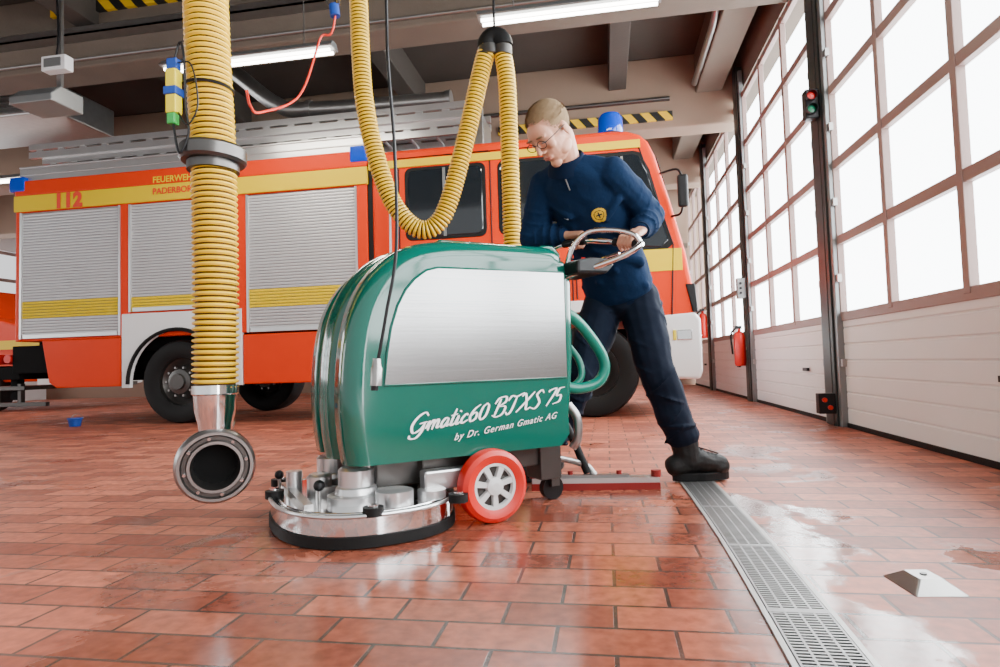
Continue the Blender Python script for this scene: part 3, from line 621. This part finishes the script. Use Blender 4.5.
S("panel_trim",[gtube([(x,.301,z) for x,z in pp],.006,8,closed=True)],teal,smooth=True)
S("rear_tank",[gprism([(-.36,.30),(-.44,.33),(-.465,.60),(-.47,.90),(-.455,.985),(-.43,1.0),(-.36,1.0)],-.245,.245,XZ)],teal,bevel=.03,seg=3,smooth=True)
S("rear_ridge",[gprism([(-.30,1.03),(-.33,1.058),(-.385,1.058),(-.42,1.03),(-.42,.98),(-.30,.98)],-.235,.235,XZ)],teal,bevel=.012,seg=3,smooth=True)
S("tank_lid",[gprism([(-.28,.17),(-.28,-.17),(.10,-.17),(.10,.17)],1.03,1.066,XY)],teal,bevel=.012,seg=3)
S("filler_cap",[gcyl((-.435,.15,.985),(-.435,.15,1.02),.035)],blackp,smooth=True)
ca=math.radians(6.5)
tx=V((-math.cos(ca),0,math.sin(ca)));ty=V((math.sin(ca),0,math.cos(ca)))
script("lettering","Gmatic60 BTXS 75",(.290,.3035,.340),tx,ty,.0725,.064,.60,whitet,mc)
text("lettering","by Dr. German Gmatic AG",.034,(.115,.3035,.305),tx,ty,whitet,mc,shear=.6,bold=0,spacing=1.18)
each(S,"latch",[gbox(.46,.505,.18,.20,.52,.54),gbox(.46,.518,-.01,.01,.52,.54)],steel,bevel=.003)
def swheel(y,s,x=-.02,r=.133):
    w=S("wheel",[glathe([(.084,-.005),(.095,.0),(r-.02,.004),(r-.004,-.006),(r,-.02),(r,-.05),(r-.02,-.062),(.084,-.06)],(x,y,r),(0,s,0),44)],redw,smooth=True,label="red rubber wheel")
    S("hub",[glathe([(.0,-.028),(.084,-.028)],(x,y,r),(0,s,0),36)],steeld,parent=w)
    g=[glathe([(.070,-.02),(.074,-.006),(.088,-.006),(.088,-.02)],(x,y,r),(0,s,0),36),glathe([(.034,-.026),(.032,-.004),(.014,.0),(0,.0)],(x,y,r),(0,s,0),28)]
    for t in [2*math.pi*q/7+.2 for q in range(7)]:
        d=V((math.cos(t),0,math.sin(t)));e_=V((-math.sin(t),0,math.cos(t)))*.008;c=V((x,y,r))
        q4=[c+d*.025-e_,c+d*.025+e_,c+d*.074+e_*1.4,c+d*.074-e_*1.4]
        a0=V((0,-s*.008,0));b0=V((0,-s*.026,0))
        g.append(([tuple(p+a0) for p in q4]+[tuple(p+b0) for p in q4],[(0,1,2,3),(7,6,5,4),(0,1,5,4),(1,2,6,5),(2,3,7,6),(3,0,4,7)],0))
    S("spokes",g,hubm,parent=w,label="white spoked wheel centre")
swheel(.365,1);swheel(-.365,-1)
S("axle",[gcyl((-.02,-.33,.133),(-.02,.33,.133),.02)],steel)
S("under_frame",[gbox(-.34,.2,-.2,.2,.16,.26),gbox(.1,.36,.12,.16,.14,.25),gbox(.1,.36,-.16,-.12,.14,.25),gbox(-.40,-.30,.1,.22,.10,.30)],steeld,bevel=.006)
S("side_bumper",[gbox(.02,.22,.22,.28,.13,.20)],alu,bevel=.008)
cs=S("caster",[gcyl((-.40,.12,.05),(-.40,.15,.05),.05)],blackp)
S("caster_fork",[gbox(-.42,-.38,.10,.17,.06,.18)],steeld,parent=cs)
def sup(hx,hy,cx,n=60,e=2.4):
    P=[]
    for i in range(n):
        a=2*math.pi*i/n;c,s=math.cos(a),math.sin(a)
        P.append((cx+hx*math.copysign(abs(c)**(2/e),c),hy*math.copysign(abs(s)**(2/e),s)))
    return P
DX=.375
dk=S("brush_deck",[gprism(sup(.32,.405,DX),.038,.100,XY),gprism(sup(.30,.385,DX),.100,.112,XY)],chrome,bevel=.004,smooth=True,ang=40,label="shiny metal brush deck")
S("splash_skirt",[gprism(sup(.326,.411,DX),.004,.040,XY)],rubber,parent=dk,smooth=True,ang=40)
S("deck_rail",[gtube([(x,y,.104) for x,y in sup(.322,.407,DX)],.007,8,closed=True)],alu,parent=dk,smooth=True)
for sy in(1,-1):
    S("brush_motor",[glathe([(.0,.0),(.10,.0),(.10,.025),(.075,.03),(.07,.05),(.062,.055),(.062,.11),(.05,.12),(.0,.12)],(.44,.18*sy,.11),(0,0,1),32)],alu,parent=dk,smooth=True)
each(lambda n,g,m:S(n,g,m,parent=dk,smooth=True),"motor_cover",[glathe([(0,0),(.045,0),(.045,.07),(.035,.08),(0,.08)],(.53,0,.11),(0,0,1),24),glathe([(0,0),(.03,0),(.03,.08),(0,.08)],(.60,-.12,.11),(0,0,1),20),glathe([(0,0),(.065,0),(.065,.045),(.05,.05),(0,.05)],(.34,.30,.11),(0,0,1),24),glathe([(0,0),(.05,0),(.05,.03),(0,.03)],(.20,.29,.11),(0,0,1),24)],alu)
each(lambda n,g,m:S(n,g,m,parent=dk),"lift_arm",[gbox(.30,.56,.06,.08,.11,.15),gbox(.30,.56,-.08,-.06,.11,.15),gbox(.40,.42,-.22,.22,.22,.235),gbox(.60,.63,-.24,.24,.11,.13),gtube([(.5,-.15,.13),(.42,-.15,.28)],.014,8)],steel)
RP=((.62,-.35),(.44,.385),(.13,.365),(.675,-.1))
each(lambda n,g,m:S(n,g,m,parent=dk,smooth=True),"bumper_roller",[gcyl((x,y,.10),(x,y,.128),.034) for x,y in RP],rubber)
each(lambda n,g,m:S(n,g,m,parent=dk,smooth=True),"roller_cap",[gcyl((x,y,.128),(x,y,.135),.018) for x,y in RP],chrome)
each(lambda n,g,m:S(n,g,m,parent=dk,smooth=True),"knob",[gell((.56,.14,.17),(.02,.02,.02)),gell((.64,-.22,.165),(.018,.018,.018))],blackp)
each(lambda n,g,m:S(n,g,m,parent=dk,smooth=True),"knob_stem",[gcyl((.56,.14,.11),(.56,.14,.17),.006),gcyl((.64,-.22,.11),(.64,-.22,.165),.006)],steel)
A=V((-.905,.215,0));B=V((-.446,-.08,0));tq=(B-A).normalized();nq=V((-tq.y,tq.x,0))
def bar(o,hw,z0,z1,ext=0):
    a=A-tq*ext;b=B+tq*ext;P=[a+nq*(o-hw),b+nq*(o-hw),b+nq*(o+hw),a+nq*(o+hw)]
    return [(p.x,p.y,z0) for p in P]+[(p.x,p.y,z1) for p in P],[(0,1,2,3),(7,6,5,4),(0,1,5,4),(1,2,6,5),(2,3,7,6),(3,0,4,7)],0
sq=S("squeegee",[bar(0,.03,.036,.052)],steel,bevel=.003,label="steel and dark red rear squeegee")
S("squeegee_holder",[bar(.03,.005,.024,.052,.01)],alu,parent=sq)
S("squeegee_holder",[bar(-.033,.004,.024,.052,.0)],alu,parent=sq)
for o_ in(.038,-.040):S("squeegee_blade",[bar(o_,.003,.0,.030,.012)],redd,parent=sq)
S("squeegee_mount",[bar(0,.015,.050,.064,-.12),gtube(cr([A.lerp(B,.5)+V((0,0,.06)),A.lerp(B,.55)+V((.02,-.02,.11)),V((-.42,.0,.17)),V((-.30,.0,.20))],6),.014,10)],steel,parent=sq,smooth=True)
each(lambda n,g,m:S(n,g,m,parent=sq,smooth=True),"squeegee_roller",[gcyl(tuple(A+V((0,0,.05))),tuple(A+V((0,0,.08))),.022),gcyl(tuple(B+V((0,0,.05))),tuple(B+V((0,0,.08))),.022),gcyl(tuple(A.lerp(B,.3)+V((0,0,.05))),tuple(A.lerp(B,.3)+V((0,0,.08))),.012),gcyl(tuple(A.lerp(B,.7)+V((0,0,.05))),tuple(A.lerp(B,.7)+V((0,0,.08))),.012)],redd)
S("suction_hose",[gtube(cr([(-.43,.17,.80),(-.50,.18,.77),(-.58,.18,.70),(-.655,.18,.60),(-.665,.18,.53),(-.62,.17,.475),(-.52,.15,.46),(-.43,.12,.50)],8),.024,16)],tealh,smooth=True,label="teal suction hose")
S("suction_hose",[gtube(cr([(-.45,.10,.72),(-.52,.10,.66),(-.58,.11,.58),(-.58,.12,.50),(-.50,.10,.45),(-.43,.06,.46)],8),.015,14)],tealh,smooth=True)
S("vacuum_hose",[gtube(cr([(-.45,.0,.45),(-.54,-.02,.36),(-.60,.0,.24),(-.65,.05,.07)],8),.018,14)],rubber,smooth=True)
S("drain_valve",[gtube(cr([(-.44,.22,.40),(-.47,.24,.34),(-.47,.24,.26),(-.455,.22,.22)],6),.018,12)],steel,smooth=True)
each(S,"hose_clamp",[gcyl((-.46,.17,.79),(-.475,.175,.785),.031),gcyl((-.46,.13,.49),(-.445,.125,.495),.031)],steel,smooth=True)
S("handlebar",[gtube(cr([(-.44,-.10,.95),(-.50,-.09,1.04),(-.56,-.04,1.10),(-.59,.03,1.115),(-.60,.10,1.113),(-.615,.17,1.107),(-.65,.25,1.09),(-.685,.32,1.072),(-.695,.38,1.060),(-.685,.43,1.05),(-.65,.45,1.03),(-.58,.40,.985),(-.44,.24,.93)],8),.0125,12)],chrome,smooth=True,label="chrome loop handle")
S("handlebar_arch",[gtube(cr([(-.45,.22,.95),(-.47,.25,1.05),(-.52,.29,1.110),(-.60,.35,1.115),(-.66,.41,1.09),(-.685,.43,1.05)],8),.0115,12)],chrome,smooth=True)
each(S,"grip",[gtube([(-.665,.28,1.083),(-.688,.33,1.07),(-.692,.41,1.056)],.018,12),gtube([(-.585,.02,1.115),(-.60,.10,1.113),(-.612,.16,1.108)],.017,12)],rubber,smooth=True)
S("control_console",[gprism([(-.43,.93),(-.43,.985),(-.50,1.0),(-.60,1.0),(-.62,.975),(-.58,.935)],.12,.34,XZ)],blackp,bevel=.012,seg=2)
each(S,"switch",[gcyl((-.53,.16,.995),(-.535,.16,1.012),.012),gcyl((-.53,.24,.995),(-.535,.24,1.012),.012)],[redw],smooth=True)
S("control_lever",[gtube([(-.60,.20,.985),(-.64,.24,1.02),(-.66,.32,1.03)],.006,8)],chrome,smooth=True)
# ================================================================ PERSON
bx,by=.55,2.90
pe=thing("person",(CY*bx-SY*by,SY*bx+CY*by,.008),"person in navy sweater and dark trousers gripping the scrubber handle","person",rotz=YAW)
def P(r,d,z):return V((r-bx,d-by,z))
lsh=P(.515,2.68,1.380);rsh=P(.235,2.855,1.385)
pel=P(.600,3.03,.89);nck=P(.325,2.715,1.440)
Lat=(lsh-rsh);Lat.z=0;Lat.normalize();Fr=V((Lat.y,-Lat.x,0))
if Fr.y>0:Fr=-Fr
Sp=(nck-pel).normalized();F2=(Fr-Sp*Fr.dot(Sp)).normalized();L2=Lat-Sp*Lat.dot(Sp);L2.normalize()
def torso(rs,n=36):
    vs=[];fs=[]
    for (t,a,b,fo) in rs:
        c=pel.lerp(nck,t)+F2*(fo-.055*math.sin(math.pi*min(1,max(0,t))))
        for j in range(n):
            an=2*math.pi*j/n;ca,sa=math.cos(an),math.sin(an)
            vs.append(c+L2*a*math.copysign(abs(ca)**.85,ca)+F2*b*math.copysign(abs(sa)**.85,sa))
    for i in range(len(rs)-1):
        for j in range(n):fs.append((i*n+j,i*n+(j+1)%n,(i+1)*n+(j+1)%n,(i+1)*n+j))
    fs.append(tuple(range(n)));fs.append(tuple((len(rs)-1)*n+j for j in range(n)));return vs,fs,0
lel=P(.710,2.83,1.225);lwr=P(.625,2.67,1.128)
rel=P(.170,2.93,1.165);rwr=P(.300,2.835,1.150)
lhip=P(.675,2.985,.86);rhip=P(.525,3.06,.86)
lkn=P(.722,2.88,.50);lan=P(.858,2.92,.14)
rkn=P(.37,2.93,.49);ran=P(.20,3.08,.12)
def mach2per(x,y,z):
    w=Matrix.Rotation(MR,3,'Z')@V((x,y,0))+V((-.6455,2.5025,0));w=w-V((CY*bx-SY*by,SY*bx+CY*by,0));w=Matrix.Rotation(-YAW,3,'Z')@w;return V((w.x,w.y,z-.008))
def hand(C,Wp,Bv):
    U=(Wp-C);U-=Bv*U.dot(Bv);U.normalize()
    Vv=Bv.cross(U)
    if Vv.z<0:Vv=-Vv
    g=[];offs=(.031,.0105,-.0105,-.031);lens=(.95,1.03,1.0,.85);kn=[]
    for o,l in zip(offs,lens):
        pts=[]
        for th,R in ((35,.041),(95,.030),(160,.0275),(225*l,.0275)):
            a=math.radians(th);pts.append(C+Bv*o+(U*math.cos(a)+Vv*math.sin(a))*R)
        g+=chain(pts,(.0105,.0092,.0085,.0072),n=10);kn.append(pts[0])
    for i,kp in enumerate(kn):
        g.append(gcap(Wp+(kp-kn[1])*.35,kp,.017,.012,n=12))
    g.append(gcap(kn[0],kn[3],.012,.011))
    g.append(gcap(Wp,(kn[1]+kn[2])/2,.022,.014))
    tb=Wp.lerp(kn[0],.35)+Bv*.012
    pts=[tb,C+Bv*.046+U*.034-Vv*.004,C+Bv*.046+U*.012-Vv*.024,C+Bv*.036-U*.012-Vv*.028]
    g+=chain(pts,(.016,.0125,.0105,.0088),n=10)
    return g
cl=mach2per(-.690,.345,1.067);crr=mach2per(-.600,.09,1.113)
bl=(mach2per(-.692,.40,1.056)-mach2per(-.675,.30,1.078)).normalized()
br=(mach2per(-.612,.16,1.108)-mach2per(-.585,.02,1.115)).normalized()
hl=hand(cl,lwr,-bl);hr=hand(crr,rwr,br)
hc=P(.238,2.595,1.545)
hy=V((-.58,-.42,-.80)).normalized();hx=hy.cross(V((0,0,1))).normalized();hx=(hx+V((0,0,.05))).normalized();hz=hx.cross(hy).normalized()
hs=1.08
def H(x,y,z):return hc+(hx*x+hy*y+hz*z)*hs
HF=(hx,hy,hz)
def he(c,r,**k):return gell(H(*c),tuple(q*hs for q in r),HF,**k)
body=[he((0,-.018,.030),(.074,.096,.086),n=28,m=18),he((0,.022,-.040),(.056,.066,.076)),he((0,.05,.02),(.058,.043,.06)),
      he((0,.062,-.100),(.026,.022,.020)),he((.042,.012,-.068),(.020,.038,.028)),he((-.042,.012,-.068),(.020,.038,.028)),
      gcap(H(0,.090,.014),H(0,.110,-.022),.007,.011),he((.009,.095,-.030),(.008,.009,.006)),he((-.009,.095,-.030),(.008,.009,.006)),
      he((.028,.079,.026),(.026,.013,.008)),he((-.028,.079,.026),(.026,.013,.008)),he((.036,.062,-.02),(.020,.018,.018)),he((-.036,.062,-.02),(.020,.018,.018)),
      he((.076,-.012,-.010),(.007,.017,.030)),he((-.076,-.012,-.010),(.007,.017,.030)),he((0,.083,-.060),(.026,.011,.012)),
      gcap(H(0,-.035,-.05),nck+V((0,0,-.02)),.056,.062)]
body+=[torso([(0,.13,.09,0),(.3,.12,.085,0),(.6,.13,.09,.0),(.85,.12,.08,0),(1,.05,.05,0)])]
body+=chain([lsh,lel,lwr],(.05,.036,.026))+chain([rsh,rel,rwr],(.05,.036,.026))
body+=chain([lhip,lkn,lan],(.08,.05,.035))+chain([rhip,rkn,ran],(.08,.05,.035))
body+=[gcap(lan,lan+V((.10,.03,-.07)),.03,.025),gcap(ran,ran+V((-.10,-.06,-.06)),.03,.025)]
body+=hl+hr
def remesh(o,vox,it=4,fac=.5,disp=0,sc=.12):
    r=o.modifiers.new("remesh",'REMESH');r.mode='VOXEL';r.voxel_size=vox;r.use_smooth_shade=True
    s=o.modifiers.new("smooth",'SMOOTH');s.factor=fac;s.iterations=it
    if disp:
        t=D.textures.new(o.name+"_folds",'CLOUDS');t.noise_scale=sc;t.noise_depth=1
        d=o.modifiers.new("folds",'DISPLACE');d.texture=t;d.strength=disp;d.mid_level=.5;d.texture_coords='LOCAL'
    return o
bo=remesh(mk("body",body,skin,pe),.0042,3,.4);bo["label"]="fair skin, short blond hair, looking down"
def PP(name,g,m,**k):return mk(name,g,m,pe,**k)
inv=Matrix((hx,hy,hz))
def keepq(q):
    if q.z>.072:return q.y<.062
    if q.y>.040:return False
    if q.z>.02:return q.y<.026+(q.z-.02)*.65
    if q.y<-.03:return q.z>-.060
    return q.z>-.004 and q.y<.014
hv_,hf_,_=gell(H(0,-.020,.033),(.0755*hs,.0975*hs,.0870*hs),HF,n=56,m=40)
hf2=[f for f in hf_ if all(keepq(inv@(V(hv_[i])-hc)/hs) for i in f)]
sv=[];sf=[]
ctr=V((0,-.020,.033));rr_=V((.0755,.0975,.0870));cnt=0
while cnt<6500:
    d=V((random.gauss(0,1),random.gauss(0,1),random.gauss(0,1))).normalized()
    q=V((ctr.x+d.x*rr_.x,ctr.y+d.y*rr_.y,ctr.z+d.z*rr_.z))
    if not keepq(q):continue
    top=max(0,min(1,(q.z-.03)/.07));ln=.005+.005*top+random.uniform(-.001,.001)
    dirv=(V((d.x,d.y,d.z))*.35+V((.03,.8*top+.1,.1)) if q.z>.04 else V((d.x,d.y,d.z))*.25+V((0,-.1,-.8))).normalized()
    sd=dirv.cross(V((d.x,d.y,d.z))).normalized()*.0010
    b0=len(sv);sv+=[H(*(q-sd-V(d)*.001)),H(*(q+sd-V(d)*.001)),H(*(q+dirv*ln))];sf.append((b0,b0+1,b0+2));cnt+=1
PP("hair",[(hv_,hf2,0),(sv,sf,0)],hairm,label="short cropped ash-blond hair")
PP("eye",[he((.029,.083,.004),(.013,.008,.004))],eyew,smooth=True);PP("eye",[he((-.029,.083,.004),(.013,.008,.004))],eyew,smooth=True)
each(PP,"eyebrow",[he((.030,.090,.030),(.020,.006,.0035)),he((-.030,.090,.030),(.020,.006,.0035))],browm,smooth=True)
PP("mouth",[he((0,.092,-.058),(.021,.004,.003)),he((0,.091,-.065),(.017,.005,.004))],lipm,smooth=True)
def ring(cx):
    return gtube([H(cx+.024*math.cos(t),.100,.004+.016*math.sin(t)) for t in [2*math.pi*q/20 for q in range(20)]],.0018,6,closed=True)
PP("glasses",[ring(.031),ring(-.031),gtube([H(-.008,.101,.008),H(.008,.101,.008)],.0016,6),gtube([H(.055,.098,.008),H(.077,.05,.008),H(.081,-.01,.004)],.002,6),gtube([H(-.055,.098,.008),H(-.077,.05,.008),H(-.081,-.01,.004)],.002,6)],blackp,label="thin dark-rimmed glasses")
sw=[torso([(.0,.150,.118,0),(.04,.172,.136,0.008),(.12,.172,.136,0.010),(.3,.164,.126,.008),(.45,.166,.124,.006),(.6,.174,.128,.008),(.78,.180,.126,.0),(.9,.166,.108,-.005),(.97,.118,.088,-.005),(1.02,.068,.068,0)])]
sw+=chain([lsh,lsh.lerp(lel,.5),lel,lel.lerp(lwr,.5),lwr.lerp(lel,.12)],(.077,.074,.066,.060,.045))
sw+=chain([rsh,rsh.lerp(rel,.5),rel,rel.lerp(rwr,.5),rwr.lerp(rel,.12)],(.077,.074,.066,.058,.044))
sw+=[gcap(nck.lerp(lsh,.2),lsh,.058,.070),gcap(nck.lerp(rsh,.2),rsh,.058,.070)]
for t0,s0,t1,s1 in ((.08,.15,.20,-.04),(.15,-.14,.26,.06),(.24,.16,.40,.02),(.34,-.15,.42,-.01),(.44,.165,.58,.06),(.55,-.16,.62,-.06),(.70,.17,.62,.10),(.82,-.14,.70,-.05)):
    f_=-.055*math.sin(math.pi*(t0+t1)/2)
    a_=pel.lerp(nck,t0)+L2*s0+F2*(.080+f_);b_=pel.lerp(nck,t1)+L2*s1+F2*(.126+f_);sw.append(gcap(a_,b_,.022,.016))
for s_,e_,w__ in((lsh,lel,lwr),(rsh,rel,rwr)):
    for t in(.45,.68,.92):
        c=s_.lerp(e_,t);ax=(e_-s_).normalized();sw.append(glathe([(.045,-.014),(.087-.012*t,0),(.045,.014),(.045,-.014)],c,(ax+V((.3,.1,.2))*random.uniform(.4,.8)).normalized(),20))
    for t in(.2,.5,.75):
        c=e_.lerp(w__,t);ax=(w__-e_).normalized();sw.append(glathe([(.038,-.012),(.077-.016*t,0),(.038,.012),(.038,-.012)],c,(ax+V((.2,.3,0))*random.uniform(.4,.8)).normalized(),20))
so=remesh(PP("sweater",sw,sweat),.0065,5,.5,.016,.10)
def cuff(a,b,r,nm,m,w=.028):
    t=(b-a).normalized();return PP(nm,[glathe([(r*.8,-w),(r,-w),(r*1.05,-w*.5),(r*1.05,w*.5),(r,w),(r*.75,w)],a,t,24)],m,smooth=True)
cuff(lwr.lerp(lel,.13),lwr,.038,"cuff",sweatd);cuff(rwr.lerp(rel,.13),rwr,.038,"cuff",sweatd)
nd=(H(0,-.035,-.05)-nck).normalized()
PP("collar",[glathe([(.098,-.030),(.094,-.016),(.082,.010),(.076,.028),(.070,.032),(.066,.024),(.068,0)],nck+nd*.010,nd,28)],sweatd,smooth=True,label="fold-over knitted collar")
PP("zip",[gcap(nck+F2*.088-Sp*.02,pel.lerp(nck,.88)+F2*.092,.003,.003)],railg,smooth=True)
hem=torso([(-.05,.146,.116,.004),(-.035,.156,.124,.004),(.015,.160,.128,.006),(.03,.154,.122,.006)])
PP("hem",[hem],sweatd,smooth=True,ang=60)
cro=(lhip+rhip)/2
tg=[gell(cro+V((0,0,.02)),(.150,.126,.12),(L2,F2,Sp)),torso([(-.04,.142,.112,0),(.04,.140,.110,0)])]
tg+=chain([lhip,lhip.lerp(lkn,.5),lkn,lkn.lerp(lan,.5),lan+V((-.022,-.006,.075))],(.102,.098,.086,.084,.078))
tg+=chain([rhip,rhip.lerp(rkn,.5),rkn,rkn.lerp(ran,.5),ran+V((.01,0,.075))],(.102,.098,.084,.080,.074))
for h_,k_,n_ in((lhip,lkn,lan),(rhip,rkn,ran)):
    for t,first in ((.15,1),(.35,1),(.62,1),(.92,1),(.10,0),(.30,0),(.52,0),(.66,0),(.78,0)):
        p_,q_=(h_,k_) if first else (k_,n_)
        c=p_.lerp(q_,t);ax=(q_-p_).normalized();r_=(.116-.020*t) if first else (.101-.008*t)
        tg.append(glathe([(r_-.045,-.020),(r_,0),(r_-.045,.020),(r_-.045,-.020)],c,(ax+V((random.uniform(-1,1),random.uniform(-1,1),0)).normalized()*random.uniform(.3,.75)).normalized(),22))
remesh(PP("trousers",tg,trou),.0065,4,.5,.020,.10)
def boot_(an,td,nm="boot"):
    td=V(td);td.z=0;td.normalize();s=V((-td.y,td.x,0));base=V((an.x,an.y,0))
    heel=base-td*.060;toe=base+td*.185
    g=[gcap(an+V((-.025,0,.11)),base+V((0,0,.095)),.066,.060),gcap(heel+V((0,0,.070)),base+td*.05+V((0,0,.090)),.050,.056),
       gcap(base+td*.05+V((0,0,.085)),toe-td*.04+V((0,0,.065)),.054,.050),gell(toe-td*.045+V((0,0,.058)),(.060,.052,.046),(td,s,V((0,0,1)))),
       glathe([(.05,-.012),(.074,0),(.05,.012),(.05,-.012)],an+V((-.022,0,.085)),(an-base+V((-.03,0,.2))).normalized(),24)]
    b=remesh(PP(nm,g,boot),.005,3,.5,.008,.04)
    pl=[]
    for i in range(28):
        a=2*math.pi*i/28;c,s_=math.cos(a),math.sin(a);wd=.054 if c>-.2 else .046
        pl.append((base+td*(.060+c*.138)+s*(s_*wd)))
    mk("sole",[([(p.x,p.y,z) for z in(0.0,.036) for p in pl],[tuple(range(28)),tuple(range(55,27,-1))]+[(i,(i+1)%28,28+(i+1)%28,28+i) for i in range(28)],0)],rubber,b,bevel=.003)
    lc=[]
    for q in range(7):
        c=base+td*(.030+.018*q)+V((0,0,.158-.006*q));lc.append(gcap(c-s*.026,c+s*.026,.004,.004,n=6))
    mk("laces",lc,steeld,b,smooth=True)
boot_(lan,(.86,.10,0));boot_(ran,(-.85,-.5,0))
dg=bpy.context.evaluated_depsgraph_get();dg.update()
sev=so.evaluated_get(dg)
def patch(name,cx,cz,shape,mat,off=.002):
    n=26;R=.036;idx={};vs=[];fs=[]
    c=pel.lerp(nck,cz)+L2*cx
    for i in range(n+1):
        for j in range(n+1):
            u=(i/n*2-1)*R;v=(j/n*2-1)*R
            o=c+L2*u+Sp*v+F2*.4
            hit,loc,nr,ix=sev.ray_cast(o,-F2)
            if hit:idx[(i,j)]=len(vs);vs.append(loc+F2*off)
    for i in range(n):
        for j in range(n):
            u=(i+.5)/n*2-1;v=(j+.5)/n*2-1
            if shape(u,v) and all(k in idx for k in((i,j),(i+1,j),(i+1,j+1),(i,j+1))):
                fs.append((idx[(i,j)],idx[(i+1,j)],idx[(i+1,j+1)],idx[(i,j+1)]))
    if fs:return PP(name,[(vs,fs,0)],mat,smooth=True)
em=patch("emblem",.080,.66,lambda u,v:u*u+v*v<.88,gold)
if em:em["label"]="round yellow embroidered emblem"
patch("emblem_mark",.080,.66,lambda u,v:.30<u*u+v*v<.42 or (abs(u)<.1 and abs(v)<.4) or (abs(v)<.1 and abs(u)<.35),sweatd,.0032)
patch("name_tag",-.070,.70,lambda u,v:abs(v)<.08 and abs(u)<.4,whitet,.0025)
# ================================================================ LIGHT + CAMERA
w=D.worlds.new("world");bpy.context.scene.world=w;w.use_nodes=True
nt=w.node_tree;bg=nt.nodes["Background"];bg.inputs[0].default_value=(.97,.985,1,1)
# overcast sky: the brighter half of the sky lies beyond the gates
tc=nt.nodes.new("ShaderNodeTexCoord");sp=nt.nodes.new("ShaderNodeSeparateXYZ");nt.links.new(tc.outputs["Generated"],sp.inputs[0])
def mr(i,a,b,c,d):
    r=nt.nodes.new("ShaderNodeMapRange");r.interpolation_type='SMOOTHSTEP';r.inputs[1].default_value=a;r.inputs[2].default_value=b;r.inputs[3].default_value=c;r.inputs[4].default_value=d;nt.links.new(i,r.inputs[0]);return r.outputs[0]
mm=nt.nodes.new("ShaderNodeMath");mm.operation='MULTIPLY';nt.links.new(mr(sp.outputs[0],.0,.12,0,1),mm.inputs[0]);nt.links.new(mr(sp.outputs[1],-.15,.10,0,1),mm.inputs[1])
m2=nt.nodes.new("ShaderNodeMath");m2.operation='MULTIPLY_ADD';m2.inputs[1].default_value=11.0;m2.inputs[2].default_value=1.18
nt.links.new(mm.outputs[0],m2.inputs[0]);nt.links.new(m2.outputs[0],bg.inputs[1])
def area(name,loc,rot,sx,sy,en,col):
    l=D.lights.new(name,'AREA');l.shape='RECTANGLE';l.size=sx;l.size_y=sy;l.energy=en;l.color=col
    o=D.objects.new(name,l);COL.objects.link(o);o.location=loc;o.rotation_euler=rot
    return o
area("overcast_daylight",(4.5,7,3.2),(0,math.radians(90),0),7,22,6800,(.98,.99,1))
area("overcast_daylight_west",(-15.5,6,2.6),(0,math.radians(-90),0),4,15,1200,(.95,.98,1))
cam=D.cameras.new("camera");co=D.objects.new("camera",cam);COL.objects.link(co)
cam.sensor_width=36;cam.lens=22.32;cam.clip_start=.02
R=Matrix.Rotation(YAW,4,'Z')@Matrix.Rotation(math.radians(92.7),4,'X')@Matrix.Rotation(-.03,4,'Z')
co.matrix_world=Matrix.Translation((0,0,.58))@R
bpy.context.scene.camera=co
